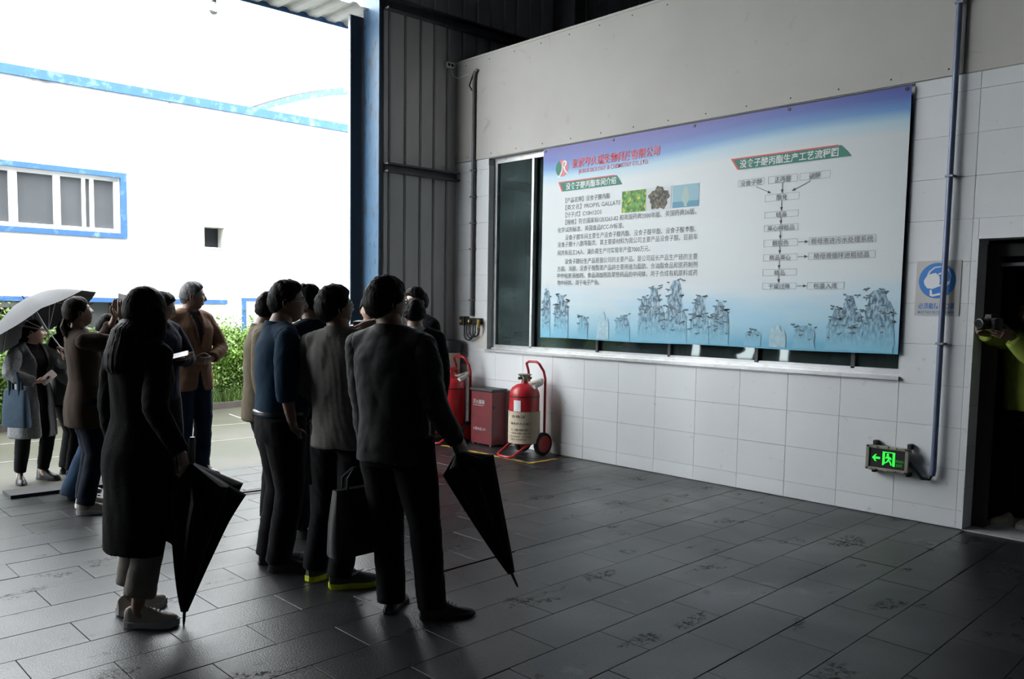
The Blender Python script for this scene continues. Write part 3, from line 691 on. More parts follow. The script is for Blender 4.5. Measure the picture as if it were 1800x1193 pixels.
    # flow chart
    BX = [('没食子酸', 2.4377, 1.4158, 2.6928, 1.4758, .215), ('正丙醇', 2.7314, 1.4158, 3.0028, 1.4770, .150), ('硫酸', 3.0235, 1.4165, 3.2899, 1.4758, .100), ('酯化', 2.7075, 1.2646, 3.0257, 1.3242, .103),
          ('结晶', 2.709, 1.123, 3.0245, 1.1765, .100), ('离心得粗品', 2.7102, 1.0085, 3.0270, 1.0636, .250), ('精脱色', 2.7115, .877, 3.0279, .9372, .152), ('粗母液进污水处理系统', 3.1300, .877, 3.6896, .938, .520),
          ('精品离心', 2.7127, .756, 3.0289, .812, .200), ('精母液循环进粗结晶', 3.1309, .755, 3.6909, .8128, .465), ('精品', 2.7139, .628, 3.0292, .6844, .098), ('干燥过筛', 2.7143, .512, 3.031, .566, .200), ('包装入库', 3.1314, .510, 3.448, .567, .205)]
    m = MB(); q = .0022
    for s, a, c, e_, f_, w in BX:
        for r_ in (rect(a, c, e_, c + q), rect(a, f_ - q, e_, f_), rect(a, c, a + q, f_), rect(e_ - q, c, e_, f_)): m.prism([(Y0 - x, Z0 + y) for x, y in r_], 'x', XP, XP + .0004)
        T(s, 'print_grey', (a + e_ - w) / 2, c + .004, w, f_ - c - .010, .006)
    m.build('chart_boxes', M['print_grey'], t)
    m = MB()
    def arrow(a, c, e_, f_):
        d = Vector((e_ - a, f_ - c)); d.normalize(); p = Vector((-d.y, d.x)); A = Vector((a, c)); B = Vector((e_, f_)); k = B - d * .034
        m.prism([(Y0 - v_.x, Z0 + v_.y) for v_ in (A + p * .0022, k + p * .0022, k - p * .0022, A - p * .0022)], 'x', XP, XP + .0004)
        m.prism([(Y0 - v_.x, Z0 + v_.y) for v_ in (B, k + p * .013, k - p * .013)], 'x', XP, XP + .0004)
    for i, j in ((1, 3), (3, 4), (4, 5), (5, 6), (6, 8), (8, 10), (10, 11)):
        cx = 2.867; arrow(cx, BX[i][2], cx, BX[j][4])
    for i, j in ((6, 7), (8, 9), (11, 12)): arrow(BX[i][3] + .006, (BX[i][2] + BX[i][4]) / 2, BX[j][1] - .003, (BX[i][2] + BX[i][4]) / 2)
    arrow(2.615, 1.405, 2.765, 1.335); arrow(3.12, 1.405, 2.955, 1.338)
    m.build('chart_arrows', M['ink'], t)
    # ink mountains along the foot of the print
    im = bpy.data.materials.new('ink_mountain_print'); im.use_nodes = True; nt = im.node_tree; N = nt.nodes; L = nt.links; b = N['Principled BSDF']; b.inputs['Roughness'].default_value = .5
    tc = N.new('ShaderNodeTexCoord'); sp = N.new('ShaderNodeSeparateXYZ'); L.new(tc.outputs['Object'], sp.inputs[0])
    mp = N.new('ShaderNodeMapping'); mp.inputs['Scale'].default_value = (1, 46, 20); L.new(tc.outputs['Object'], mp.inputs[0])
    n = N.new('ShaderNodeTexNoise'); n.inputs['Scale'].default_value = 1.; n.inputs['Detail'].default_value = 6; L.new(mp.outputs[0], n.inputs['Vector'])
    r = N.new('ShaderNodeValToRGB'); L.new(n.outputs['Fac'], r.inputs[0]); e = r.color_ramp.elements
    e[0].position = .33; e[0].color = (.02, .04, .065, 1); e[1].position = .62; e[1].color = (.36, .50, .58, 1); q_ = e.new(.47); q_.color = (.12, .24, .33, 1)
    mr = N.new('ShaderNodeMapRange'); mr.inputs[1].default_value = .04; mr.inputs[2].default_value = .30; L.new(sp.outputs['Z'], mr.inputs[0])
    mx = N.new('ShaderNodeMix'); mx.data_type = 'RGBA'; L.new(mr.outputs[0], mx.inputs[0]); mx.inputs[6].default_value = (.20, .50, .66, 1); L.new(r.outputs[0], mx.inputs[7]); L.new(mx.outputs[2], b.inputs['Base Color'])
    M['ink_mountain'] = im
    M['ink_pine'] = mat('ink_pine_print', (.075, .13, .16), .6, var=.4, vscale=40); M['ink_faint'] = mat('faint_ink_print', (.40, .585, .665), .6, var=.12, vscale=30)
    R = random.Random(4)
    def pillar(c, w, h, base=.015, m_='ink_mountain', pines=True, d=0.):
        nl = max(5, int(h / .035)); L_, R_ = [], []
        for i in range(nl + 1):
            f_ = i / nl; k = w * (.5 + .16 * (1 - f_)) * (.72 if f_ > .82 else 1) * (.55 if f_ > .95 else 1)
            L_.append((c - k * R.uniform(.78, 1.12), base + (h - base) * f_)); R_.append((c + k * R.uniform(.78, 1.12), base + (h - base) * f_ + R.uniform(-.006, .006)))
        poly('mountain_print', m_, L_ + R_[::-1], d)
        if not pines: return
        mm = MB()
        for i in range(int(5 + h * 12)):
            f_ = R.choice([1., .97, .9, .75, .6]) if i < 5 else R.uniform(.3, 1.); sgn = R.choice([-1, 1])
            x = c + sgn * w * R.uniform(.1, .62); z = base + (h - base) * f_ + R.uniform(-.004, .014); l = R.uniform(.014, .036); tl = R.uniform(-.35, .35)
            pl = [(x - l, z), (x - l * .4, z + .010), (x, z + .005), (x + l * .5, z + .011), (x + l, z + .001), (x + l * .3, z - .004), (x, z - .002), (x - l * .4, z - .005)]
            pl = [(a, c_ + tl * (a - x)) for a, c_ in pl]
            mm.prism([(Y0 - a, Z0 + c_) for a, c_ in pl], 'x', XP - d - .0003, XP - d)
            mm.prism([(Y0 - a, Z0 + c_) for a, c_ in ((x - .003, z), (x + .003, z), (x + .002, z - l * .6), (x - .002, z - l * .6))], 'x', XP - d - .0002, XP - d)
        mm.build('pine_print', M['ink_pine'], t)
    for c, w, h in ((.09, .075, .52), (.06, .05, .40), (.30, .085, .47), (.25, .06, .36), (.37, .06, .40), (.63, .095, .245), (1.17, .12, .265),
                    (1.43, .085, .45), (1.55, .10, .54), (1.49, .07, .34), (1.63, .07, .36), (1.80, .12, .60), (1.74, .07, .36), (1.88, .08, .32),
                    (2.075, .095, .455), (2.02, .06, .30), (2.13, .07, .28), (2.29, .075, .40), (2.24, .06, .28), (2.355, .05, .34), (2.64, .11, .16), (3.12, .135, .205),
                    (3.40, .07, .36), (3.36, .06, .27), (3.50, .085, .46), (3.57, .07, .33), (3.73, .14, .50), (3.80, .09, .41)):
        pillar(c, w * 1.3, h, d=.0001 + .0006 * (R.random())) 
    for c, w, h in ((.86, .05, .25), (.91, .06, .29), (.96, .045, .23), (2.83, .05, .18), (2.88, .06, .205), (2.93, .045, .16)): pillar(c, w, h, m_='ink_faint', pines=False, d=.0001 + .0006 * R.random())
    # eyelets and cord knots
    for u_ in (.03, .95, 1.9, 2.85, 3.86): MB().lathe([(.012, 0), (.014, .003), (.006, .003)], (0, 0, 0), 14, 'x').mesh
    for u_ in (.03, .98, 1.95, 2.9, 3.87):
        MB().lathe([(.007, -.003), (.014, -.003), (.014, .003), (.007, .003)], P(u_, 2.02), 14, 'x').build('eyelet', M['black'], t)
add_banner()

# ---- mandatory mask notice
def add_sign():
    X = WX - .006; t = thing('safety_notice', 'white mask safety notice with blue pictogram fixed on tiles left of the doorway', 'sign', (X, 2.594, 1.795))
    boxes((X, X + .004, 2.434, 2.754, 1.59, 2.002)).build('sign_sheet', M['notice_sheet'], t)
    cy, cz = 2.600, 1.853; k = .001
    def pl(name, m, pts, d): return MB().prism([(cy - a, cz + c) for a, c in pts], 'x', X - d, X - d + .0008).build(name, M[m], t)
    A = np.linspace(0, 2 * PI, 49)[:-1]
    pl('blue_disc', 'print_blue', [(.133 * math.cos(a), .133 * math.sin(a)) for a in A], .0012)
    # head outline as a white line, facing left; mask as a solid white shape
    head = [(.055, -.100), (.050, -.060), (.092, -.020), (.100, .035), (.078, .085), (.030, .108), (-.025, .102), (-.062, .070), (-.075, .038), (-.072, .020)]
    inn = [(a * .90 + .004, c * .90 + .003) for a, c in head]
    m = MB()
    for (p, q, r, s) in zip(head[:-1], head[1:], inn[1:], inn[:-1]): m.prism([(cy - a, cz + c) for a, c in (p, q, r, s)], 'x', X - .0024, X - .0016)
    m.prism([(cy - a, cz + c) for a, c in ((-.048, -.112), (-.030, -.120), (.060, -.100), (.055, -.086), (-.030, -.104), (-.036, -.066), (-.050, -.070))], 'x', X - .0024, X - .0016)
    for p, q in (((.006, .040), (.080, .072)), ((.004, -.048), (.088, -.016))):
        m.prism([(cy - a, cz + c) for a, c in (p, q, (q[0], q[1] + .012), (p[0], p[1] + .012))], 'x', X - .0024, X - .0016)
    m.build('pictogram', M['print_white'], t)
    pl('pictogram_mask', 'print_white', [(-.090, -.028), (-.096, .0), (-.080, .028), (-.056, .048), (-.012, .058), (.016, .030), (.020, -.010), (.010, -.045), (-.030, -.062), (-.070, -.056)], .0026)
    lettering('必须戴防护口罩', M['print_blue'], t, (X - .001, 2.728, 1.640), (0, -1, 0), (0, 0, 1), .262, .046, .012)
    lettering('MUST TAKE PROTECTIVE MASK', M['print_blue'], t, (X - .001, 2.728, 1.606), (0, -1, 0), (0, 0, 1), .262, .020, .010, cap=True)
add_sign()

# ---- exit sign low on the wall
def add_exit():
    t = thing('exit_sign', 'rugged metal emergency exit sign glowing green, low on the tiled wall', 'sign', (WX, 2.865, .47))
    x0 = WX - .105
    boxes((x0 + .018, x0 + .085, 2.705, 3.025, .378, .562, .012)).build('housing', M['box_metal'], t)
    m = MB()
    for b in ((2.70, 3.03, .545, .567), (2.70, 3.03, .373, .395), (2.70, 2.727, .373, .567), (3.003, 3.03, .373, .567)): m.box(x0, x0 + .022, *b, .004)
    for y in (2.74, 2.865, 2.99): m.box(x0 - .006, x0 + .02, y - .012, y + .012, .370, .385, .003); m.box(x0 - .006, x0 + .02, y - .012, y + .012, .556, .571, .003)
    m.build('bezel', M['box_metal'], t)
    for y in (2.714, 2.79, 2.94, 3.016):
        for z in (.381, .560): MB().ball((x0 - .004, y, z), (.005, .006, .006), 8, 6).build('bolt', M['black'], t)
    boxes((x0 + .012, x0 + .020, 2.727, 3.003, .395, .545)).build('display', M['black'], t)
    for y in (2.72, 2.985): boxes((x0 + .05, WX, y - .014, y + .014, .56, .60, .003), (x0 + .05, WX, y - .014, y + .014, .345, .38, .003)).build('bracket', M['black'], t)
    X = x0 + .010; cy, cz = 2.865, .470
    def g(name, m, polys):
        k = MB()
        for p in polys: k.prism([(cy - a, cz + c) for a, c in p], 'x', X, X + .003)
        return k.build(name, M[m], t)
    g('arrow_symbol', 'led', [[(-.118, 0), (-.092, .028), (-.082, .028), (-.096, .008), (-.055, .008), (-.055, -.008), (-.096, -.008), (-.082, -.028), (-.092, -.028)]])
    g('door_symbol', 'led', [[(-.036, .055), (-.018, .055), (-.018, -.042), (-.036, -.055)], [(.042, .055), (.060, .055), (.060, -.055), (.042, -.050)], [(-.018, .055), (.042, .055), (.042, .048), (-.018, .048)]])
    g('running_man', 'led', [[(.004 + .009 * math.cos(a), .034 + .009 * math.sin(a)) for a in np.linspace(0, 2 * PI, 13)[:-1]],
       [(-.004, .024), (.012, .024), (.022, -.004), (.010, -.010)], [(.012, -.006), (.030, -.020), (.038, -.046), (.029, -.047), (.021, -.025), (.004, -.010)],
       [(.012, -.008), (.004, -.026), (-.016, -.036), (-.018, -.029), (-.003, -.020), (.003, -.006)], [(-.004, .024), (-.014, .004), (-.006, .001), (.001, .014)], [(.012, .022), (.030, .012), (.034, -.004), (.028, -.006), (.024, .006), (.012, .014)]])
    lettering('安全出口', M['led_dim'], t, (X, cy - .066, cz - .018), (0, -1, 0), (0, 0, 1), .062, .020, .01, off=0)
    lettering('EXIT', M['led_dim'], t, (X, cy - .072, cz - .050), (0, -1, 0), (0, 0, 1), .048, .020, .01, cap=True)
add_exit()

# ---- conduits and wiring
t = thing('conduit', 'slate blue steel conduit running down the wall beside the doorway', 'pipe', (6.80, 2.535, 2.5))
MB().tube([(6.80, 2.535, 4.6), (6.80, 2.535, .42), (6.80, 2.541, .385)], .0215, 14).build('pipe', M['pipe_blue'], t, True)
for z in (1.383, 2.615, 3.85): boxes((6.775, WX, 2.505, 2.565, z - .008, z + .008, .003)).build('clip', M['steel'], t)
MB().tube([(6.80, 2.541, .40), (6.80, 2.56, .355), (6.79, 2.61, .352), (6.785, 2.655, .40), (6.785, 2.70, .455), (6.785, 2.72, .46)], .014, 10).build('cable', M['black'], t, True)
t = thing('conduit', 'thin dark grey conduit climbing the wall from the black junction box near the corner', 'pipe', (6.815, 7.93, 3))
MB().tube([(6.815, 7.93, 1.50), (6.815, 7.93, 4.30), (6.815, 7.915, 4.36), (6.82, 7.88, 4.39)], .0215, 12).build('pipe', M['pipe_grey'], t, True)
MB().tube([(6.80, 7.95, 4.16), (6.79, 7.99, 4.22), (6.80, 7.96, 4.30), (6.81, 7.92, 4.38)], .009, 8).build('cable', M['black'], t, True)
for z in (1.69, 2.30, 2.61, 2.92, 3.23): boxes((6.788, WX, 7.90, 7.96, z - .010, z + .010, .003)).build('clip', M['pipe_grey'], t)
t = thing('junction_box', 'black junction box with brass glands and looped cables below the window corner conduit', 'junction box', (6.81, 7.92, 1.43))
boxes((6.77, WX, 7.755, 8.085, 1.40, 1.475, .008), (6.755, WX, 8.0, 8.09, 1.385, 1.495, .008)).build('box_body', M['black'], t)
for y in (8.045, 7.89): MB().lathe([(.018, 1.455), (.024, 1.452), (.024, 1.425), (.018, 1.42)], (6.752, y, 0), 12).build('brass_gland', M['brass'], t, True)
for y0, y1, zb in ((8.03, 7.87, 1.21), (7.99, 7.83, 1.235), (7.95, 7.76, 1.25)):
    c = (y0 + y1) / 2; r = (y0 - y1) / 2
    MB().tube([(6.79, y0, 1.42)] + [(6.79, c + r * math.cos(a), zb + r * .8 + r * .8 * -math.sin(a)) for a in np.linspace(0, PI, 9)] + [(6.79, y1, 1.42)], .010, 8).build('cable', M['black'], t, True)
boxes((6.765, 6.785, 7.74, 7.77, 1.36, 1.46)).build('lug', M['brass'], t)
t = thing('wall_plate', 'stained old paper sheet stuck on the pillar under the junction box', 'notice', (WX, 7.78, 1.25))
old = mat('rust_stained_paper', (.62, .60, .55), .8); mixcol(old, (.22, .10, .05), 16, .58, .66, 8, .8)
boxes((WX - .004, WX - .001, 7.70, 7.86, 1.115, 1.46)).build('sheet', old, t)
t = thing('cable_socket', 'white twin socket with two dark holes high on the sheet metal wall', 'socket', (6.70, 8.26, 4.52))
boxes((6.66, 6.78, 8.255, 8.298, 4.46, 4.535, .015)).build('housing', M['white_paint'], t)
for x in (6.695, 6.745): MB().lathe([(.019, 8.253), (.016, 8.25), (.004, 8.25)], (x, 0, 4.497), 14, 'y').build('socket_hole', M['black'], t)
MB().tube([(6.72, 8.285, 4.535), (6.722, 8.288, 4.92)], .008, 8).build('cable', M['white_paint'], t, True)
MB().tube([(6.74, 8.285, 4.46), (6.78, 8.28, 4.38), (6.84, 8.25, 4.36), (6.845, 8.05, 4.38)], .010, 8).build('cable', M['white_paint'], t, True)

# ---- fire extinguishers on trolleys, red cabinet between, beige bin behind
def extinguisher(label, loc, wrap):
    t = thing('fire_extinguisher', label, 'fire extinguisher', loc, 'trolley fire extinguishers by the wall')
    O = Vector(loc); K = .875; c = lambda x, y, z: (O.x + x, O.y + y, O.z + z * K)
    def LZ(p): return [(r, z * K) for r, z in p]
    MB().lathe(LZ([(.05, .15), (.14, .17), (.165, .21), (.165, .76), (.16, .80), (.135, .85), (.09, .885), (.04, .90), (.035, .93)]), O, 32).build('tank', M['red'], t, True)
    MB().lathe(LZ([(.166, .735), (.1675, .735), (.1675, .748), (.166, .748)]), O, 32).build('strap', M['black'], t)
    v = MB().lathe(LZ([(.03, .92), (.035, .93), (.035, .98), (.022, 1.0)]), O, 14); v.tube([c(-.07, .03, .965), c(.07, -.03, .965)], .016, 10); v.lathe(LZ([(.07, 1.0), (.078, 1.008), (.070, 1.016), (.02, 1.012)]), O, 18)
    for a in (0, 2.1, 4.2): v.tube([c(.03 * math.cos(a), .03 * math.sin(a), .97), c(.07 * math.cos(a), .07 * math.sin(a), 1.01)], .008, 6)
    v.build('valve', M['olive'] if wrap else M['red'], t, True)
    MB().tube([c(.10, .11, .86), c(.19, .02, .90), c(.20, -.06, .93), c(.13, -.12, .90), c(.0, -.14, .86)], .026, 10).build('hose', M['canvas'], t, True)
    hx = .19
    MB().tube([c(hx, .125, .18), c(hx, .125, .95), c(hx - .02, .12, 1.05), c(hx - .07, .10, 1.14), c(hx - .07, .06, 1.165), c(hx - .07, -.06, 1.165), c(hx - .07, -.10, 1.14), c(hx - .02, -.12, 1.05), c(hx, -.125, .95), c(hx, -.125, .18)], .014, 10).build('handle', M['red'], t, True)
    MB().tube([c(.12, .12, .20), c(-.10, .13, .13), c(-.27, .12, .03), c(-.30, .06, .015), c(-.30, -.06, .015), c(-.27, -.12, .03), c(-.10, -.13, .13), c(.12, -.12, .20)], .014, 10).build('foot_loop', M['red'], t, True)
    MB().tube([c(.14, .18, .145), c(.14, -.18, .145)], .012, 8).build('axle', M['black'], t)
    for s in (-1, 1):
        w = MB().lathe([(.07, -.02), (.115, -.028), (.125, -.018), (.125, .018), (.115, .028), (.07, .02)], c(.14, s * .155, .145), 28, 'y').build('wheel', M['rubber'], t, True)
        h = MB()
        for k in range(5): a = 2 * PI * k / 5; h.tube([c(.14, s * .158, .145), c(.14 + .085 * math.cos(a), s * .158, .145 + .097 * math.sin(a))], .010, 6)
        h.lathe([(.078, -.026), (.092, -.026), (.092, .026), (.078, .026)], c(.14, s * .155, .145), 24, 'y'); h.lathe([(.022, -.034), (.022, .034)], c(.14, s * .155, .145), 14, 'y')
        h.build('hub', M['red'], w, True)
    if wrap:
        A = np.linspace(math.radians(95), math.radians(345), 40); R0 = .172
        def curved(name, m, a0, a1, z0, z1, r, th=.003):
            vs = []; fs = []; A = np.linspace(a0, a1, 24)
            for a in A:
                for rr in (r, r + th):
                    for z in (z0, z1): vs.append(c(rr * math.cos(a), rr * math.sin(a), z))
            for i in range(23):
                p = i * 4; q = p + 4; fs += [(p, p + 1, q + 1, q), (p + 2, q + 2, q + 3, p + 3), (p + 1, p + 3, q + 3, q + 1), (p, q, q + 2, p + 2)]
            fs += [(0, 2, 3, 1), (92, 93, 95, 94)]
            return MB().add(vs, fs).build(name, m, t, True)
        curved('paper_wrap', M['kraft'], math.radians(60), math.radians(385), .165, .56, .171)
        curved('white_sticker', M['paper'], math.radians(183), math.radians(212), .565, .70, .166, .002)
        def wrap_text(s, zc, hgt, span0, span1, r=.1755, m='ink'):
            me, co = text_mesh(s, .01); x0, x1 = co[:, 0].min(), co[:, 0].max(); y0, y1 = co[:, 1].min(), co[:, 1].max()
            a = np.radians(span0 + (co[:, 0] - x0) / (x1 - x0) * (span1 - span0)); z = zc + (co[:, 1] - y0) / (y1 - y0) * hgt
            P = np.column_stack([r * np.cos(a), r * np.sin(a), z * K]); me.vertices.foreach_set('co', P.ravel()); me.update(); me.materials.clear(); me.materials.append(M[m]); me.name = 'lettering'
            return link('lettering', me, t)
        wrap_text('合格证', .485, .036, 175, 230); wrap_text('推车式灭火器', .40, .030, 172, 243); wrap_text('使用说明', .325, .026, 172, 240); wrap_text('干粉灭火器使用方法', .285, .020, 172, 250)
        wrap_text('拔出保险销、压下压把', .245, .018, 172, 250); wrap_text('对准火焰根部喷射', .21, .018, 172, 235)
    return t
extinguisher('red trolley fire extinguisher wrapped in brown paper, standing against the tiled wall', (6.545, 6.71, 0), True)
t2 = extinguisher('red unwrapped trolley fire extinguisher left of the red metal cabinet', (6.49, 7.90, 0), False)
t = thing('extinguisher_cabinet', 'worn red metal fire cabinet with white lettering between two extinguishers', 'cabinet', (6.73, 7.49, 0))
boxes((6.60, 6.815, 7.295, 7.665, .02, .635, .006)).build('body', M['dark_red'], t)
boxes((6.585, 6.825, 7.28, 7.68, .635, .668, .008)).build('lid', M['lid'], t)
boxes((6.597, 6.60, 7.30, 7.66, .345, .349), (6.60, 6.68, 7.291, 7.295, .345, .349)).build('seam', M['lid'], t)
boxes((6.62, 6.66, 7.285, 7.296, .44, .475, .004)).build('latch', M['lid'], t)
for x, y in ((6.63, 7.33), (6.63, 7.63), (6.79, 7.33), (6.79, 7.63)): boxes((x - .02, x + .02, y - .02, y + .02, 0, .022)).build('foot', M['lid'], t)
faded = mat('faded_white_paint', (.42, .38, .38), .7)
lettering('灭火器箱', faded, t, (6.5955, 7.625, .485), (0, -1, 0), (0, 0, 1), .20, .052, .012)
lettering('FIRE EXTINGUISHER BOX', faded, t, (6.5955, 7.62, .462), (0, -1, 0), (0, 0, 1), .18, .014, .01, cap=True)
lettering('火警电话:119', faded, t, (6.5955, 7.615, .175), (0, -1, 0), (0, 0, 1), .21, .038, .012)
t = thing('waste_bin', 'tall beige cylindrical bin with black rim in the corner', 'bin', (6.60, 8.12, 0))
beige_bin = mat('beige_plastic', (.50, .43, .36), .5)
MB().lathe([(.10, 0), (.105, .01), (.115, 1.05), (.115, 1.06)], (6.70, 8.17, 0), 28).build('body', beige_bin, t, True)
MB().lathe([(.117, 1.05), (.128, 1.06), (.130, 1.17), (.12, 1.20), (.09, 1.205), (.08, 1.16)], (6.70, 8.165, 0), 28).build('lid', M['lid'], t, True)
# yellow floor paint round the fire point
t = tag(boxes((6.22, 6.27, 6.28, 7.75, .0, .0025), (6.27, 6.84, 6.28, 6.33, .0, .0025)).build('floor_marking', M['yellow']), 'worn yellow painted line on the floor round the fire extinguishers', 'floor marking')

# ================================================================== PEOPLE
def smooth01(x): x = np.clip(x, 0, 1); return x * x * (3 - 2 * x)
def remesh(mb, voxel, smooth=4, factor=.5):
    me = mb.mesh('tmp'); o = bpy.data.objects.new('tmp', me); COL.objects.link(o)
    r = o.modifiers.new('r', 'REMESH'); r.mode = 'VOXEL'; r.voxel_size = voxel; r.use_smooth_shade = True
    if smooth: s = o.modifiers.new('s', 'SMOOTH'); s.iterations = smooth; s.factor = factor
    out = evald(o); bpy.data.meshes.remove(me)
    return out
def get_co(me):
    a = np.empty(len(me.vertices) * 3); me.vertices.foreach_get('co', a); return a.reshape(-1, 3)
def set_co(me, a): me.vertices.foreach_set('co', np.ascontiguousarray(a).ravel()); me.update()
def get_no(me):
    a = np.empty(len(me.vertices) * 3); me.vertices.foreach_get('normal', a); return a.reshape(-1, 3)
def wrinkle(me, amp, seed, f=1., zs=1.):
    """soft cloth folds: a few crossed sine waves along the normal"""
    r = np.random.default_rng(seed); co = get_co(me); no = get_no(me); d = np.zeros(len(co)); q = co * np.array([1, 1, zs])
    wr = q + .03 * np.sin(q[:, [1, 2, 0]] * 23 + r.uniform(0, 6, 3))
    for k in (18, 30, 47, 70):
        v = r.normal(size=3); v /= np.linalg.norm(v); d += (np.abs(np.sin(wr @ v * k * f + r.uniform(0, 6))) - .6) * (26. / (k + 8))
    set_co(me, co + no * (d * amp)[:, None])
def cut(me, mask_fn):
    """delete the faces whose centre satisfies mask_fn(co array)"""
    bm = bmesh.new(); bm.from_mesh(me); bm.faces.ensure_lookup_table()
    c = np.array([f.calc_center_median() for f in bm.faces]); k = mask_fn(c)
    bmesh.ops.delete(bm, geom=[f for f, q in zip(bm.faces, k) if q], context='FACES')
    nb = {v: [e.other_vert(v) for e in v.link_edges if e.is_boundary] for v in bm.verts if v.is_boundary}
    for _ in range(10):                                              # iron out the stepped edge
        new = {v: v.co * .4 + sum((n.co for n in ns), Vector()) * (.6 / len(ns)) for v, ns in nb.items() if len(ns) == 2}
        for v, c_ in new.items(): v.co = c_
    bm.to_mesh(me); bm.free()
def solidify(me, th):
    o = bpy.data.objects.new('tmp', me); COL.objects.link(o); s = o.modifiers.new('s', 'SOLIDIFY'); s.thickness = th; s.offset = 1
    out = evald(o); return out
def join_meshes(mes):
    bm = bmesh.new()
    for m in mes: bm.from_mesh(m)
    me = bpy.data.meshes.new('joined'); bm.to_mesh(me); bm.free(); return me

# ---- head: a face-shaped grid. Units: half head height = 1; x right, y forward, z up
NLON, NLAT = 64, 46
def head_grid(female=False):
    th = np.linspace(0, PI, NLAT + 1)[1:-1]; ph = np.linspace(0, 2 * PI, NLON + 1)[:-1]
    T, Pn = np.meshgrid(th, ph, indexing='ij')
    x = np.sin(T) * np.sin(Pn); y = np.sin(T) * np.cos(Pn); z = np.cos(T)          # ph = 0 is the face
    D = np.stack([x, y, z], -1).reshape(-1, 3); D = np.vstack([[0, 0, 1], D, [0, 0, -1]])
    x, y, z = D.T
    X = x * (.70 if female else .735); Y = y * .86; Z = z.copy()
    low = smooth01((-z - .05) / .9); X = X * (1 - (.36 if female else .28) * low)
    X = np.where(z > .3, X * (1 - .05 * (z - .3)), X)
    back = smooth01((-y) / .6); Y = np.where(y < 0, Y * (1 - .42 * low * back), Y)
    Y = Y + .05 * (1 - low) * (y < 0) * -1 * back
    Y = Y - .03 * low * (y > 0)
    fr = smooth01((y - .15) / .45)
    g = lambda cx, cz, sx, sz: np.exp(-((np.abs(X) - cx) / sx) ** 2 - ((Z - cz) / sz) ** 2)
    g0 = lambda cz, sx, sz: np.exp(-(X / sx) ** 2 - ((Z - cz) / sz) ** 2)
    Y = np.where((y > 0), Y - .10 * smooth01((y - .3) / .7) * (np.abs(Z) < .75) * smooth01((.75 - np.abs(Z)) / .4) * .6, Y)   # flatten the face
    nz = np.where(Z > -.26, np.exp(-((Z + .24) / .30) ** 2), np.exp(-((Z + .26) / .075) ** 2))
    Y = Y + fr * nz * np.exp(-(X / (.085 + .045 * np.exp(-((Z + .24) / .1) ** 2))) ** 2) * (.17 if female else .20)
    Y = Y + fr * (.045 * g(.22, .20, .2, .07) - .075 * g(.27, .06, .13, .085) + .035 * g(.38, -.18, .16, .16))
    Y = Y + fr * (.06 * g0(-.49, .17, .05) + .055 * g0(-.57, .15, .05) - .035 * g0(-.53, .19, .018) + .07 * g0(-.86, .20, .13) - .03 * g0(-.68, .2, .06))
    fs = []
    idx = lambda i, j: 1 + i * NLON + j % NLON
    nl = NLAT - 1
    for j in range(NLON): fs.append((0, idx(0, j), idx(0, j + 1))); fs.append((len(D) - 1, idx(nl - 1, j + 1), idx(nl - 1, j)))
    for i in range(nl - 1):
        for j in range(NLON): fs.append((idx(i, j), idx(i + 1, j), idx(i + 1, j + 1), idx(i, j + 1)))
    return D, np.column_stack([X, Y, Z]), fs
_HG = {k: head_grid(k) for k in (False, True)}
EYE = (.265, .60, .05)

HAIRLINES = {'short': ([0, .45, .9, 1.25, 1.6, 2.0, 2.5, PI], [.58, .56, .40, .12, -.02, -.30, -.48, -.52]),
             'fringe': ([0, .45, .9, 1.25, 1.6, 2.0, 2.5, PI], [.40, .42, .30, .05, -.05, -.35, -.52, -.56]),
             'receding': ([0, .45, .9, 1.25, 1.6, 2.0, 2.5, PI], [.72, .76, .55, .15, .02, -.28, -.46, -.50]),
             'pulled': ([0, .45, .9, 1.25, 1.6, 2.0, 2.5, PI], [.56, .50, .30, .10, -.02, -.20, -.40, -.44]),
             'long': ([0, .45, .9, 1.2, 1.6, 2.0, 2.5, PI], [.52, .42, .10, -.35, -.7, -.85, -.9, -.95])}

def hand_mesh(Wp, d, n, right, L, curl=.5, spread=.10, thumb=.6, point=None, voxel=.0042):
    d = Vector(d).normalized(); n = Vector(n); n = (n - d * n.dot(d)).normalized(); t = d.cross(n) if right else n.cross(d)
    w = L * .43; m = MB(); Wp = Vector(Wp)
    m.tube([Wp - d * .025, Wp + d * .005, Wp + d * L * .18, Wp + d * L * .38, Wp + d * L * .50], [w * .34, w * .36, w * .46, w * .50, w * .46], 12, [L * .105, L * .105, L * .10, L * .095, L * .075], up=t)
    for k, (o_, fl_) in enumerate(((.36, .43), (.125, .48), (-.115, .45), (-.345, .36))):
        c = curl if not isinstance(curl, (list, tuple)) else curl[k]
        p = Wp + d * L * (.46 - .02 * (k == 3)) + t * w * o_; dirv = (d + t * spread * (o_ * 2)).normalized(); pts = [p - d * .02, p]
        a = 0
        for seg, ang in ((.44, .55), (.32, .85), (.24, .60)):
            a += ang * c; v = dirv * math.cos(a) + n * math.sin(a); p = p + v * (L * fl_ * seg); pts.append(p)
        r = L * .046 * (1 if k < 3 else .88); m.tube(pts, [r, r, r * .96, r * .88, r * .70], 9)
    p = Wp + d * L * .12 + t * w * .36; v1 = (d * .65 + t * (.75 - .4 * thumb) + n * (.25 + .35 * thumb)).normalized(); v2 = (d * .9 + t * (.25 - .35 * thumb) + n * .45 * thumb).normalized()
    q = p + v1 * L * .20; m.tube([p, q, q + (v1 + v2).normalized() * L * .14, q + (v1 + v2).normalized() * L * .14 + v2 * L * .12], [L * .07, L * .06, L * .052, L * .036], 9)
    return remesh(m, voxel, 2, .4)

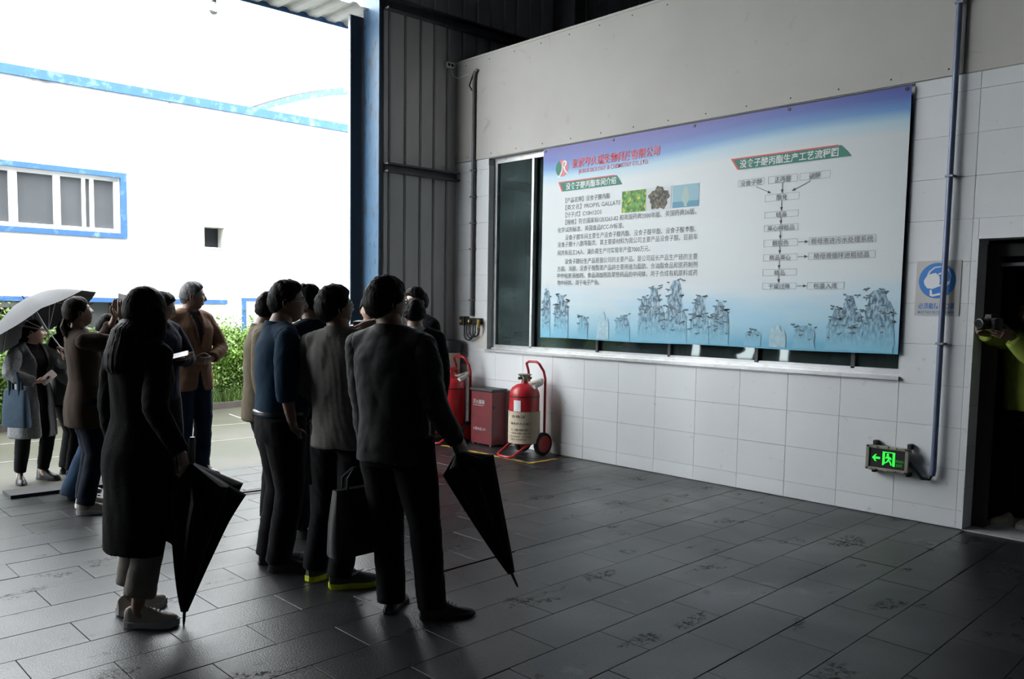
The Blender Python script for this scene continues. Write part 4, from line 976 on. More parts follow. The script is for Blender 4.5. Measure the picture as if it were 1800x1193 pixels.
def shoe_parts(heel, az, L, style):
    """returns (upper MB, sole MB, extra MB); heel = back of the shoe on the ground"""
    f = Vector((math.cos(az), math.sin(az), 0)); r = Vector((f.y, -f.x, 0)); O = Vector(heel)
    sole_h = {'sneaker': .030, 'dress': .014, 'boot': .020}[style]
    wid = lambda u: L * np.interp(u, [0, .06, .2, .4, .62, .78, .92, 1.], [.055, .105, .125, .120, .165, .170, .115, .03])
    top = lambda u: L * np.interp(u, [0, .05, .22, .36, .5, .65, .85, .96, 1.], {'sneaker': [.20, .30, .31, .31, .27, .20, .155, .11, .05], 'dress': [.16, .25, .26, .26, .22, .15, .115, .08, .035], 'boot': [.3, .45, .47, .46, .28, .19, .15, .10, .05]}[style])
    up = MB(); U = [0, .03, .1, .2, .3, .4, .5, .6, .7, .8, .88, .95, .985, 1.0]; n = 14; vs = []; fs = []
    for u in U:
        w, h = wid(u), top(u)
        for j in range(n):
            a = PI * j / (n - 1); x = math.cos(a); z = math.sin(a) ** .75
            vs.append(O + f * (u * L) + r * (w * x * (1 - .25 * z * (u < .45))) + Vector((0, 0, sole_h * .8 + h * z)))
    k = len(U)
    for i in range(k - 1):
        for j in range(n): fs.append((i * n + j, i * n + (j + 1) % n, (i + 1) * n + (j + 1) % n, (i + 1) * n + j))
    fs.append(tuple(range(n))); fs.append(tuple((k - 1) * n + j for j in range(n - 1, -1, -1)))
    up.add(vs, fs)
    so = MB(); out = [(u, wid(u) * 1.06 + .002) for u in U]; pl = [O + f * (u * L * 1.02 - .004) + r * w for u, w in out] + [O + f * (u * L * 1.02 - .004) - r * w for u, w in out[::-1]]
    m = len(pl); lift = [.006 if (u > .93 or u < .03) else 0. for u, _ in out]; lift = lift + lift[::-1]
    vs = [p + Vector((0, 0, l)) for p, l in zip(pl, lift)] + [p * 1. + Vector((0, 0, sole_h + (.01 if style == 'sneaker' and l else 0))) for p, l in zip(pl, lift)]
    so.add(vs, [tuple(range(m - 1, -1, -1)), tuple(range(m, 2 * m))] + [(i, (i + 1) % m, m + (i + 1) % m, m + i) for i in range(m)])
    ex = MB()
    if style != 'boot':
        for i in range(4):
            u = .42 + i * .07; w = wid(u) * .42; z = sole_h * .8 + top(u) + .001
            ex.tube([O + f * (u * L) + r * w + Vector((0, 0, z - .012)), O + f * ((u + .02) * L) + Vector((0, 0, z + .002)), O + f * ((u + .035) * L) - r * w + Vector((0, 0, z - .014))], .003, 6)
    return up, so, ex

def ik(S, T, l1, l2, pole):
    S, T = Vector(S), Vector(T); v = T - S; D = v.length
    if D > (l1 + l2) * .999: T = S + v * ((l1 + l2) * .999 / D); v = T - S; D = v.length
    a = (l1 * l1 - l2 * l2 + D * D) / (2 * D); h = math.sqrt(max(l1 * l1 - a * a, 0)); u = v / D
    p = Vector(pole); p = (p - u * p.dot(u)).normalized()
    return S + u * a + p * h, T

class Person:
    def __init__(s, label, pos, face, H, group=None, z0=0., sex='m', b=1., bd=1., belly=0., lean=0., side=0., twist=0., head=(0, 0), head_fwd=.02, head_side=0.,
                 feet=None, handL=None, handR=None, hL=None, hR=None, poleL=None, poleR=None, skin='skin', sh_drop=0., ears=True):
        s.t = thing('person', label, 'person', (pos[0], pos[1], z0), group)
        s.H, s.sex, s.b, s.bd, s.belly = H, sex, b, bd, belly; s.skin = skin; s.ears = ears
        s.o = Vector((pos[0], pos[1], z0)); s.az = math.radians(face); s.lean, s.side, s.tw = lean, side, math.radians(twist)
        s.f = Vector((math.cos(s.az), math.sin(s.az), 0)); s.r = Vector((s.f.y, -s.f.x, 0))
        az2 = s.az + s.tw; s.f2 = Vector((math.cos(az2), math.sin(az2), 0)); s.r2 = Vector((s.f2.y, -s.f2.x, 0))
        fem = sex == 'f'
        s.N = s.pt(0, 0, .842); s.hip = [s.o + s.r * (k * .052 * H * min(1, b)) + Vector((0, 0, .515 * H)) for k in (-1, 1)]
        sw = (.098 if fem else .110) * b
        s.S = [s.N + s.r2 * (k * sw * H) + Vector((0, 0, (-.036 - sh_drop) * H)) for k in (-1, 1)]
        # feet: (heel x, heel y, azimuth in degrees)
        if feet is None: feet = [(*(s.o - s.f * .03 + s.r * k * .085 * 1.)[:2], face - k * 10) for k in (-1, 1)]
        s.feet = feet
        s.ank = [Vector((x, y, z0)) + Vector((math.cos(math.radians(a)), math.sin(math.radians(a)), 0)) * .06 + Vector((0, 0, .085)) for x, y, a in feet]
        s.knee = [ik(s.hip[i], s.ank[i], .238 * H, .232 * H, Vector((math.cos(math.radians(feet[i][2])), math.sin(math.radians(feet[i][2])), 0)))[0] for i in (0, 1)]
        s.E, s.Wr = [], []
        for i, (tg, pl) in enumerate(((handL, poleL), (handR, poleR))):
            k = -1 if i == 0 else 1
            if tg is None: tg = s.S[i] + s.f2 * .03 * H + s.r2 * k * .030 * H + Vector((0, 0, -.310 * H))
            pl = Vector(pl) if pl else (-s.f2 * .8 + s.r2 * k * .5 + Vector((0, 0, -.5)))
            e, w = ik(s.S[i], tg, .171 * H, .147 * H, pl); s.E.append(e); s.Wr.append(w)
        # head frame
        hy, hp = math.radians(head[0]), math.radians(head[1]); ha = s.az + hy
        fy = Vector((math.cos(ha), math.sin(ha), 0)); s.hr = Vector((fy.y, -fy.x, 0)); s.hf = (fy * math.cos(hp) + Vector((0, 0, 1)) * math.sin(hp)); s.hu = s.hr.cross(s.hf)
        s.hs = .0705 * H * (1.0 if not fem else .985)
        s.hc = s.N + s.f2 * head_fwd * H + s.r2 * head_side * H + Vector((0, 0, .086 * H)) + s.hf * .012 * H
        s.hands = [hL or {}, hR or {}]
        s.build_body()
    def pt(s, fw, rt, z):
        k = min(max((z - .52) / .322, 0), 1.2)
        return s.o + s.f * (fw * s.H + s.lean * k) + s.r * (rt * s.H + s.side * k) + Vector((0, 0, z * s.H))
    def torso(s, mb, off, z0, z1=.845, flare=0., n=28, skirt=None, hipw=1.):
        H, b, bd = s.H, s.b, s.bd; fem = s.sex == 'f'
        if fem: Z, HW, HD, FW = [.40, .47, .52, .56, .62, .68, .73, .77, .80, .822, .845], [.100, .104, .102, .094, .080, .083, .092, .096, .089, .073, .049], [.075, .078, .077, .070, .060, .065, .074, .068, .056, .046, .040], [0, -.006, -.006, -.002, .002, .006, .012, .008, .002, .0, .0]
        else: Z, HW, HD, FW = [.40, .47, .52, .56, .62, .68, .73, .77, .80, .822, .845], [.100, .104, .102, .098, .096, .102, .110, .113, .104, .086, .056], [.070, .074, .074, .072, .070, .074, .078, .074, .062, .050, .044], [0, -.006, -.006, -.002, .002, .004, .008, .006, .002, .0, .0]
        zz = sorted(set([z0] + [z for z in Z if z0 < z < z1] + [z1])); vs = []; fs = []
        for z in zz:
            hw = np.interp(z, Z, HW) * H * b + off; hd = np.interp(z, Z, HD) * H * bd + off; fw = np.interp(z, Z, FW)
            bl = s.belly * math.exp(-((z - .60) / .075) ** 2)
            e = max(0, (.60 - z) / max(.60 - z0, 1e-3)); hw += flare * e; hd += flare * e * .8
            if skirt: hw, hd = hw * skirt(z)[0], hd * skirt(z)[1]
            if z >= .80: hw -= off * .5
            c = s.pt(fw, 0, z); k = smooth01(np.array((z - .55) / .22)) ; a = s.az + s.tw * float(k); F = Vector((math.cos(a), math.sin(a), 0)); R_ = Vector((F.y, -F.x, 0))
            for j in range(n):
                t = 2 * PI * j / n; ct, st = math.cos(t), math.sin(t); x = math.copysign(abs(ct) ** .85, ct); y = math.copysign(abs(st) ** .85, st)
                vs.append(c + R_ * (hw * x) + F * (hd * y + (bl * max(st, 0))))
        k = len(zz)
        for i in range(k - 1):
            for j in range(n): fs.append((i * n + j, i * n + (j + 1) % n, (i + 1) * n + (j + 1) % n, (i + 1) * n + j))
        fs.append(tuple(range(n - 1, -1, -1))); fs.append(tuple((k - 1) * n + j for j in range(n)))
        mb.add(vs, fs)
    def arms(s, mb, off, end=1., loose=1., rs=None, only=None):
        H = s.H; g = .92 if s.sex == 'f' else 1.
        for i in (0, 1):
            if only is not None and i != only: continue
            S, E, Wv = s.S[i], s.E[i], s.Wr[i]; k = -1 if i == 0 else 1
            A = [S - s.r2 * k * .03 * H + Vector((0, 0, .004 * H)), S, S.lerp(E, .35), S.lerp(E, .75), E.lerp(S, .08) * .5 + E.lerp(Wv, .08) * .5, E.lerp(Wv, .3), E.lerp(Wv, .65), Wv]
            R = [.035, .0335, .031, .028, .0255, .0245, .0215, .0175]
            if end < 1:
                L1 = (E - S).length; L2 = (Wv - E).length; tot = (L1 + L2) * end
                A2, R2, acc = [A[0], A[1]], R[:2], 0.
                for p, q, ra, rb in zip(A[1:-1], A[2:], R[1:-1], R[2:]):
                    l = (q - p).length
                    if acc + l >= tot: u = (tot - acc) / l; A2.append(p.lerp(q, u)); R2.append(ra + (rb - ra) * u); break
                    A2.append(q); R2.append(rb); acc += l
                A, R = A2, R2
            mb.tube(A, [(r * g * H + off) * (1 if j < 2 else loose) for j, r in enumerate(R)], 14)
            mb.ball(S, (.033 * g * H + off,) * 3, 14, 9)
        if only is None: s.beam(mb, off)
    def beam(s, mb, off):
        H = s.H; g = .92 if s.sex == 'f' else 1.
        mb.tube([s.S[0], s.N + Vector((0, 0, -.012 * H)), s.S[1]], [.035 * H * g + off * .9, .048 * H + off * .6, .035 * H * g + off * .9], 14)
    def legs(s, mb, off, hem=None, R=(.060, .056, .046, .038, .036, .024), flare=0.):
        H = s.H
        for i in (0, 1):
            h, k, a = s.hip[i], s.knee[i], s.ank[i]; e = Vector(a)
            P = [h + Vector((0, 0, .02 * H)), h.lerp(k, .3), h.lerp(k, .75), k, k.lerp(a, .35), e]
            R_ = [r * H * (.5 + .5 * min(1, s.b)) + off for r in R]
            if hem is not None:
                z = s.o.z + hem; d = (k - a).normalized(); e = a + d * ((z - a.z) / max(d.z, .3)); P[5] = e; R_[5] = R[5] * H + off + flare; R_[4] += flare * .5
                P.insert(5, P[4].lerp(e, .6)); R_.insert(5, R_[4] * .4 + R_[5] * .6)
            mb.tube(P, R_, 16)
    def build_body(s):
        H = s.H; mb = MB(); s.torso(mb, -.012, .47, .84); s.arms(mb, -.004); s.legs(mb, -.006)
        mb.tube([s.N - Vector((0, 0, .03 * H)), s.N + Vector((0, 0, .01 * H)), s.N.lerp(s.hc, .45), s.hc - s.hu * s.hs * .35 - s.hf * s.hs * .12], [.048 * H, (.040 if s.sex == 'm' else .033) * H, (.038 if s.sex == 'm' else .031) * H, .037 * H], 14)
        for i in (0, 1):
            a = math.radians(s.feet[i][2]); d = Vector((math.cos(a), math.sin(a), 0)); q = s.ank[i]; mb.tube([q, q + Vector((0, 0, -.03)), q + d * .08 + Vector((0, 0, -.05)), q + d * .14 + Vector((0, 0, -.06))], [.03, .034, .028, .016], 10)
        me0 = remesh(mb, .015, 4)
        D, P, fs = _HG[s.sex == 'f']; k = s.hs; HM = np.array([s.hr, s.hf, s.hu]) * k
        me1 = bpy.data.meshes.new('h'); me1.from_pydata((P @ HM + np.array(s.hc)).tolist(), [], fs)
        er = MB()
        for sg in ((-1, 1) if s.ears else ()):
            c = Vector(s.hc) + s.hr * (sg * .715 * k) - s.hf * .08 * k - s.hu * .04 * k
            ring = [c + s.hr * (sg * .06 * k * (1 + .3 * math.sin(a))) + (s.hf * math.cos(a) * .11 - s.hf * .05) * k + s.hu * math.sin(a) * .22 * k for a in np.linspace(0, 2 * PI, 13)[:-1]]
            er.tube(ring + [ring[0]], .035 * k, 7); er.ball(c + s.hr * sg * .02 * k, (.06 * k, .09 * k, .18 * k), 10, 8)
        ms = [me0, me1] + ([er.mesh('e')] if s.ears else [])
        for i in (0, 1):
            h = s.hands[i]; kk = -1 if i == 0 else 1; d = (s.Wr[i] - s.E[i]).normalized(); d = Vector(h['d']) if 'd' in h else d
            n = Vector(h['n']) if 'n' in h else -s.r2 * kk + s.f2 * .25
            ms.append(hand_mesh(s.Wr[i], d, n, i == 1, (.108 if s.sex == 'm' else .102) * H, h.get('curl', .45), h.get('spread', .08), h.get('thumb', .5)))
        me = join_meshes(ms); co = get_co(me) - np.array(s.o); set_co(me, co)
        me.polygons.foreach_set('use_smooth', [True] * len(me.polygons)); me.materials.append(M[s.skin])
        s.body = link('body', me, s.t)
        m = MB(); m2 = MB()
        for sg in (-1, 1):
            c = Vector(s.hc) + s.hr * sg * EYE[0] * k + s.hf * EYE[1] * k + s.hu * EYE[2] * k
            for mm, nm, rr, fo, mt in ((MB(), 'eye', .095, 0, 'eye'), (MB(), 'iris', .05, .055, 'iris')):
                mm.ball(c + s.hf * fo * k, rr * k, 12, 8); ob = mm.build(nm, M[mt], s.body if nm == 'iris' else s.body, True)
        # lips and eyebrows hug the face grid
        def patch(name, cond, off, mt):
            x, y, z = P.T; ok = cond(x, z) & (y > .3); ff = [f for f in fs if len(f) == 4 and all(ok[i] for i in f)]
            if not ff: return
            ids = sorted({i for f in ff for i in f}); mp = {a: b for b, a in enumerate(ids)}; q = (P[ids] * 1.0); q[:, 1] += off
            me = bpy.data.meshes.new(name); me.from_pydata((q @ HM + np.array(s.hc - s.o)).tolist(), [], [tuple(mp[i] for i in f) for f in ff]); me.materials.append(M[mt]); me.polygons.foreach_set('use_smooth', [True] * len(me.polygons)); link(name, me, s.body)
        patch('lips', lambda x, z: (np.abs(x) < .20) & (np.abs(z + .53) < .085), .012, 'lips')
        patch('eyebrow', lambda x, z: (x > .08) & (x < .44) & (z > .17) & (z < .32), .014, 'hair'); patch('eyebrow', lambda x, z: (x < -.08) & (x > -.44) & (z > .17) & (z < .32), .014, 'hair')
    def fin(s, me, name, m, parent=None, smooth=True):
        set_co(me, get_co(me) - np.array(s.o)); me.polygons.foreach_set('use_smooth', [True] * len(me.polygons)); me.materials.clear(); me.materials.append(M[m]); me.name = name
        return link(name, me, parent or s.t)
    def local(s, c):
        d = c - np.array(s.o)[None, :]; return d @ np.array(s.f2), d @ np.array(s.r2), d[:, 2] / s.H
    def jacket(s, m, hem=.455, off=.018, end=1.0, name='jacket', open_=None, amp=.0035, seed=1, collar=None, flare=0., voxel=.012, neck=.850, loose=1.12, th=.004, sl=None, skirt=None, slit=None, collar_h=.03, zs=.6):
        mb = MB(); s.torso(mb, off, hem, neck, flare=flare, skirt=skirt); s.beam(mb, off * .75)
        me = remesh(mb, voxel, 3); wrinkle(me, amp, seed, zs=zs)
        H = s.H
        def kill(c):
            f_, r_, z = s.local(c - np.array([0, 0, 0])); no_leg = z < hem + .006
            k = no_leg & (np.hypot(f_ - s.lean * 0, r_) < .09 * H)
            hd = np.array(s.N); k |= (z > neck - .004) & (np.hypot(c[:, 0] - hd[0], c[:, 1] - hd[1]) < .040 * H)
            # open cuffs stay closed round the wrist; open front as asked
            if open_ is not None: ctr = s.lean * np.clip((z - .52) / .322, 0, 1.2); k |= (f_ > .02 * H + ctr) & (np.abs(r_ - open_[1]) < open_[0](z))
            if slit is not None: k |= slit(f_, r_, z)
            return k
        cut(me, kill)
        if open_ is not None or slit is not None or th > .004: me = solidify(me, th)
        o = s.fin(me, name, m)
        for i in (0, 1):
            mb = MB(); s.arms(mb, off * .75, end, loose, only=i); ms = remesh(mb, voxel * .9, 3); wrinkle(ms, amp * 1.15, seed + 7 + i, 1.25, .9); s.fin(ms, 'sleeve', m, o)
        if collar: s.collar(collar if isinstance(collar, str) else m, o, collar_h, open_ is not None)
        return o
    def collar(s, m, parent, h=.03, gap=False, r0=.055, z0=-.003, name='collar'):
        H = s.H; n = 26; vs = []; fs = []; A = np.linspace(PI * .62 if False else 0, 2 * PI, n + 1)
        g = .55 if gap else .28
        A = np.linspace(PI / 2 + g, PI / 2 + 2 * PI - g, n)
        for a in A:
            x, y = math.cos(a), math.sin(a); fr = .5 + .5 * y
            for q, (rr, z) in enumerate(((r0 * H + .010, z0), (r0 * .86 * H + .006, z0 + h * (1 - .25 * fr)), (r0 * .86 * H + .001, z0 + h * (1 - .25 * fr)), (r0 * H + .002, z0))):
                vs.append(s.N + s.r2 * rr * x + s.f2 * (rr * y + .004) + Vector((0, 0, z * H - .012 * H * fr)))
        for i in range(n - 1):
            for q in range(4): a_ = i * 4 + q; b_ = i * 4 + (q + 1) % 4; fs.append((a_, b_, b_ + 4, a_ + 4))
        fs.append((0, 1, 2, 3)); fs.append(((n - 1) * 4 + 3, (n - 1) * 4 + 2, (n - 1) * 4 + 1, (n - 1) * 4))
        return MB().add(vs, fs).build(name, M[m], parent, True)
    def lapels(s, m, parent, zt=.835, zb=.66, width=.042, spread=.030):
        src = parent.data; bm = bmesh.new(); bm.from_mesh(src); tree = BVHTree.FromBMesh(bm)
        for sg in (-1, 1):
            vs = []; fs = []; n = 12; mcol = 5
            for i in range(n + 1):
                u = i / n; z = zb + (zt - zb) * u; inner = (spread * u ** 1.2) ; w = width * min(1, u * 2.2) * (1 if u < .8 else 1 - .5 * (u - .8) / .2)
                for j in range(mcol):
                    rt = sg * (inner + w * j / (mcol - 1)) * s.H / 1.7 * 1.0
                    p = s.pt(0, 0, z) - s.o + s.r2 * rt + s.f2 * .5
                    hit = tree.ray_cast(p, -s.f2); q = hit[0] if hit[0] and (hit[0] - p).length < .55 else s.pt(.05, 0, z) - s.o + s.r2 * rt
                    vs.append(q + s.f2 * .006)
            for i in range(n):
                for j in range(mcol - 1): a = i * mcol + j; fs.append((a, a + 1, a + mcol + 1, a + mcol))
            k = len(vs); vs = vs + [v + s.f2 * .005 for v in vs]; fs = fs + [tuple(k + e for e in f[::-1]) for f in fs]
            MB().add(vs, fs).build('lapel', M[m], parent, True, org=(0, 0, 0))
        bm.free()
    def trousers(s, m, hem=.07, off=.012, R=(.062, .058, .047, .040, .038, .032), flare=0., amp=.003, seed=2, top=.585, voxel=.012):
        mb = MB(); s.torso(mb, .004, .455, top); s.legs(mb, off, hem, R, flare)
        me = remesh(mb, voxel, 3); wrinkle(me, amp, seed, zs=1.3); return s.fin(me, 'trousers', m)
    def shirt(s, m, hem=.52, off=.006, end=.3, name='shirt', neck=.842, collar=None, voxel=.013, seed=5, amp=.002):
        mb = MB(); s.torso(mb, off, hem, neck); s.arms(mb, .004, end); me = remesh(mb, voxel, 3); wrinkle(me, amp, seed); o = s.fin(me, name, m)
        if collar: s.collar(collar, o, .034, True, .044)
        return o
    def shoes(s, style, m, sole, L=None, lace='ink', accents=None):
        L = L or s.H * .165
        for i in (0, 1):
            x, y, a = s.feet[i]; u, so, ex = shoe_parts((x, y, s.o.z), math.radians(a), L, style)
            o = u.build('shoe', M[m], s.t, True); so.build('sole', M[sole], o, False)
            if ex.v: ob = ex.build('laces', M[lace], o, True)
            if accents: accents(s, o, x, y, math.radians(a), L)
    def hair(s, style='short', m='hair', th=.11, extra=None, seed=3, top=0., bump=.02):
        D, P, fs = _HG[s.sex == 'f']; k = s.hs; r = np.random.default_rng(seed)
        a = np.arctan2(np.abs(D[:, 0]), D[:, 1]); thr = np.interp(a, *HAIRLINES[style]); mk = smooth01((P[:, 2] - thr + .04) / .10)
        ns = np.zeros(len(P))
        for q in range(5): v = r.normal(size=3); v /= np.linalg.norm(v); ns += np.sin(D @ v * (9 + 6 * q) + r.uniform(0, 6)) / (1 + q * .4)
        hv = th * (.75 + .5 * np.clip(P[:, 2], -.2, 1)) + top * np.exp(-((P[:, 2] - .9) / .35) ** 2) * (P[:, 1] > -.3)
        nrm = P / np.linalg.norm(P, axis=1)[:, None]; az_ = np.arctan2(P[:, 0], P[:, 1] + .3); ns = ns + .45 * np.sin(az_ * 31 + 5 * np.sin(P[:, 2] * 4)) + .35 * np.sin(az_ * 19 - 7 * P[:, 2])
        Q = P + nrm * ((hv + bump * ns) * mk - .10 * (1 - mk))[:, None]
        HM = np.array([s.hr, s.hf, s.hu]) * k
        me = bpy.data.meshes.new('hair'); me.from_pydata((Q @ HM + np.array(s.hc)).tolist(), [], fs)
        if extra:
            mb = MB(); extra(s, mb, k); me2 = remesh(mb, .009, 3); co = get_co(me2); no = get_no(me2)
            cx = co - np.array(s.hc); an = np.arctan2(cx[:, 0], cx[:, 1]); set_co(me2, co + no * (.0012 * np.sin(an * 46 + cx[:, 2] * 9) + .0012 * np.sin(an * 83 - cx[:, 2] * 14))[:, None])
            me = join_meshes([me, me2])
        return s.fin(me, 'hair', m)
    def hp(s, x, y, z): return Vector(s.hc) + (s.hr * x + s.hf * y + s.hu * z) * s.hs
    def glasses(s, m='black'):
        k = s.hs; fr = MB(); t = None
        for sg in (-1, 1):
            c = (sg * .275, .80, .03); ring = [s.hp(c[0] + .20 * math.cos(a) * (1 if abs(math.cos(a)) < .8 else .97), c[1] - .02 * math.cos(a) * sg * 2, c[2] + .15 * math.sin(a)) for a in np.linspace(0, 2 * PI, 19)[:-1]]
            fr.tube(ring + [ring[0]], .018 * k, 6); fr.tube([s.hp(sg * .475, .76, .06), s.hp(sg * .66, .55, .07), s.hp(sg * .76, -.02, .06), s.hp(sg * .74, -.16, -.02)], .018 * k, 6)
        fr.tube([s.hp(-.08, .81, .06), s.hp(0, .83, .08), s.hp(.08, .81, .06)], .016 * k, 6)
        o = fr.build('glasses', M[m], s.t, True)
        for sg in (-1, 1):
            pts = [s.hp(sg * .275 + .19 * math.cos(a), .80 - .04 * math.cos(a) * sg, .03 + .14 * math.sin(a)) for a in np.linspace(0, 2 * PI, 17)[:-1]]
            n = len(pts); vs = pts + [p - s.hf * .002 for p in pts]
            MB().add(vs, [tuple(range(n)), tuple(range(2 * n - 1, n - 1, -1))] + [(i, (i + 1) % n, n + (i + 1) % n, n + i) for i in range(n)]).build('lens', M['lens'], o)

# ------------------------------------------------------------------ the visitors, one by one
def cuff(s, i, m, parent, u0=.90, u1=1.0, off=.006):
    a = s.E[i].lerp(s.Wr[i], u0); b = s.E[i].lerp(s.Wr[i], u1); r = .0185 * s.H + off
    MB().tube([a, b], [r * 1.06, r], 14).build('cuff', M[m], parent, True)

def long_hair(drop, wid, back=.55, over=0., taper=.7):
    def fn(s, mb, k):
        up = Vector((0, 0, 1)); hb = s.hc
        P = [s.hp(0, -.10, .55), s.hp(0, -.22, .1), s.hp(0, -.34, -.45)]
        b0 = s.N - s.f2 * (.062 * s.H) ; e = s.N - s.f2 * (.085 * s.H) + Vector((0, 0, -drop))
        P += [P[-1].lerp(b0, .8) + Vector((0, 0, .02)), b0.lerp(e, .4), b0.lerp(e, .8), e]
        W_ = [.66 * k, .80 * k, .84 * k, wid, wid * 1.02, wid * .9, wid * taper]; D_ = [.55 * k, .66 * k, .60 * k, .055, .045, .034, .018]
        mb.tube(P, D_, 20, W_, up=s.f2)
        for sg in (-1, 1):      # locks falling beside the face
            mb.tube([s.hp(sg * .62, .1, .25), s.hp(sg * .80, .05, -.3), s.hp(sg * .80, -.1, -.9), s.N + s.r2 * sg * .085 + s.f2 * -.02 + Vector((0, 0, -.03)), s.N + s.r2 * sg * .105 - s.f2 * .06 + Vector((0, 0, -.14)), s.N + s.r2 * sg * .11 - s.f2 * .10 + Vector((0, 0, -drop * .85))], [.25 * k, .30 * k, .34 * k, .045, .036, .012], 12)
    return fn

# 1 long-haired woman in the long black cardigan
w = Person('person with long dark hair in a knee-length black cardigan, holding a half-closed umbrella', (1.57, 4.365), 24, 1.665, sex='f', ears=False, b=.88, bd=.95, head=(-4, 3),
           feet=[(1.48, 4.47, 6), (1.455, 4.30, -36)], handR=(1.668, 4.105, .885), hR=dict(d=(.25, -.1, -.95), n=(-.4, .6, 0), curl=.75), poleR=(-.9, -.5, -.1))
w.trousers('beige', hem=.15, off=.008, R=(.048, .048, .046, .042, .043, .042), top=.56, seed=11)
w.shoes('sneaker', 'sneaker_white', 'pale_sole', .262, 'canvas')
w.shirt('charcoal', hem=.45, end=.2)
w.jacket('knit_black', hem=.215, off=.017, flare=.022, amp=.004, seed=12, loose=1.12, collar='knit_black', name='cardigan', th=.006, zs=.35,
         slit=lambda f, r, z: (np.abs(r) > .05) & (z < .335) & (np.abs(f - .01) < (.335 - z) * .42))
w.hair('long', 'hair_brown', .17, long_hair(.15, .088, taper=.5), bump=.012)

# 2 man in the slate grey jacket, nearest of the group
g = Person('person in a dark slate jacket seen from behind, carrying a tote and furled umbrella', (2.595, 3.61), 25, 1.735, b=1.0, head=(-26, 7), lean=.01, side=-.035, head_side=-.028, head_fwd=.004,
           feet=[(2.545, 3.60, 38), (2.645, 3.455, -28)], handR=(2.825, 3.395, .915), handL=(2.545, 3.775, .815), hR=dict(curl=.8), hL=dict(curl=.85), poleR=(-.9, -.45, .0), poleL=(-.9, -.4, 0))
g.trousers('black_cloth', hem=.05, R=(.064, .060, .049, .042, .040, .037), seed=21)
g.shoes('dress', 'leather', 'sole', .29)
g.shirt('charcoal')
j = g.jacket('slate_jacket', hem=.468, off=.019, seed=22, amp=.005, loose=1.12, collar='slate_jacket', collar_h=.034)
cuff(g, 1, 'slate_jacket', j, off=.012); cuff(g, 0, 'slate_jacket', j, off=.012)
g.hair('fringe', 'hair', .15, top=.05); g.glasses('black')

# 3 man in the warm grey jacket
l = Person('person in a light grey jacket and sneakers with neon yellow soles, raising a camera', (2.695, 4.255), 33, 1.70, b=.98, head=(-38, 13), lean=.0, side=-.03, head_side=-.025, head_fwd=.0,
           feet=[(2.50, 4.34, 10), (2.535, 4.155, -22)], handR=(2.90, 4.24, 1.50), handL=(2.82, 4.52, 1.0), hR=dict(d=(-.70, .62, -.42), n=(.55, .83, -.1), curl=.6, spread=.16), hL=dict(curl=.5), poleR=(.3, -.2, -1), poleL=(-.3, .6, -1))
l.feet[0] = (2.50, 4.34, 10)
l.trousers('black_cloth', hem=.06, R=(.064, .060, .050, .042, .040, .036), seed=31)
def swoosh(s, o, x, y, a, L):
    f = Vector((math.cos(a), math.sin(a), 0)); r = Vector((f.y, -f.x, 0)); O = Vector((x, y, s.o.z))
    m = MB()
    pts = [(.22, .085), (.34, .066), (.50, .082), (.66, .115), (.48, .094), (.35, .082), (.24, .100)]
    for sg in (1,):
        vs = [O + f * (u * L) + r * (L * float(np.interp(u, [.2, .4, .62, .8], [.125, .118, .160, .16])) * .97) + Vector((0, 0, z)) for u, z in pts]
        n = len(vs); m.add(vs + [v + r * .004 for v in vs], [tuple(range(n)), tuple(range(2 * n - 1, n - 1, -1))] + [(i, (i + 1) % n, n + (i + 1) % n, n + i) for i in range(n)])
    m.build('side_stripe', M['pale_sole'], o)
l.shoes('sneaker', 'sneaker_dark', 'neon', .285, 'pale_sole', swoosh)
l.shirt('charcoal')
l.jacket('grey_jacket', hem=.462, off=.018, seed=32, amp=.005, loose=1.1, collar='grey_jacket', collar_h=.036)
l.hair('short', 'hair', .14, top=.04); l.glasses('black')

# 4 man in the petrol blue shirt
b = Person('person in a petrol blue shirt with rolled sleeves, in profile', (2.535, 4.71), -14, 1.735, b=.98, bd=1.06, belly=.045, head=(-14, 3), lean=-.005, head_fwd=.018,
           feet=[(2.445, 4.83, -16), (2.42, 4.655, -30)], handR=(2.505, 4.505, .885), hR=dict(curl=.5), poleR=(-.7, -.7, 0))
b.trousers('black_cloth', hem=.05, R=(.070, .064, .050, .043, .041, .037), seed=41, top=.56)
b.shoes('dress', 'leather', 'sole', .29)
sh = b.jacket('blue_shirt', hem=.535, off=.014, end=.66, seed=42, amp=.0035, collar='blue_shirt', name='shirt', loose=1.2)
b.hair('short', 'hair', .12, top=.03); b.glasses('steel')
MB().tube([b.pt(.085 * math.cos(a), .105 * math.sin(a), .552) for a in np.linspace(0, 2 * PI, 25)], .017, 6).build('belt', M['leather'], b.t, True)

# 5 woman in brown with a ponytail, arms raised
w2 = Person('person with a ponytail in a brown jacket, raising both arms with a phone', (2.10, 6.95), -2, 1.625, sex='f', b=.94, bd=.85, head=(3, 20), lean=-.045, head_fwd=-.005,
            feet=[(2.04, 7.05, 6), (1.985, 6.845, -18)], handR=(2.35, 6.86, 1.475), handL=(2.36, 7.05, 1.49), hR=dict(d=(.05, .05, 1), n=(.3, .9, 0), curl=.35, thumb=.1), hL=dict(d=(.1, 0, 1), n=(.2, -.9, 0), curl=.4), poleR=(.2, -.7, -.9), poleL=(.2, .7, -.9))
w2.trousers('denim_dark', hem=.07, R=(.064, .058, .046, .038, .037, .034), seed=51)
w2.shoes('sneaker', 'sneaker_white', 'pale_sole', .25, 'canvas')
w2.shirt('charcoal')
w2.jacket('coat_brown', hem=.405, off=.018, flare=.035, seed=52, amp=.004, end=.80, loose=1.2, collar='coat_brown', collar_h=.018, zs=.4)
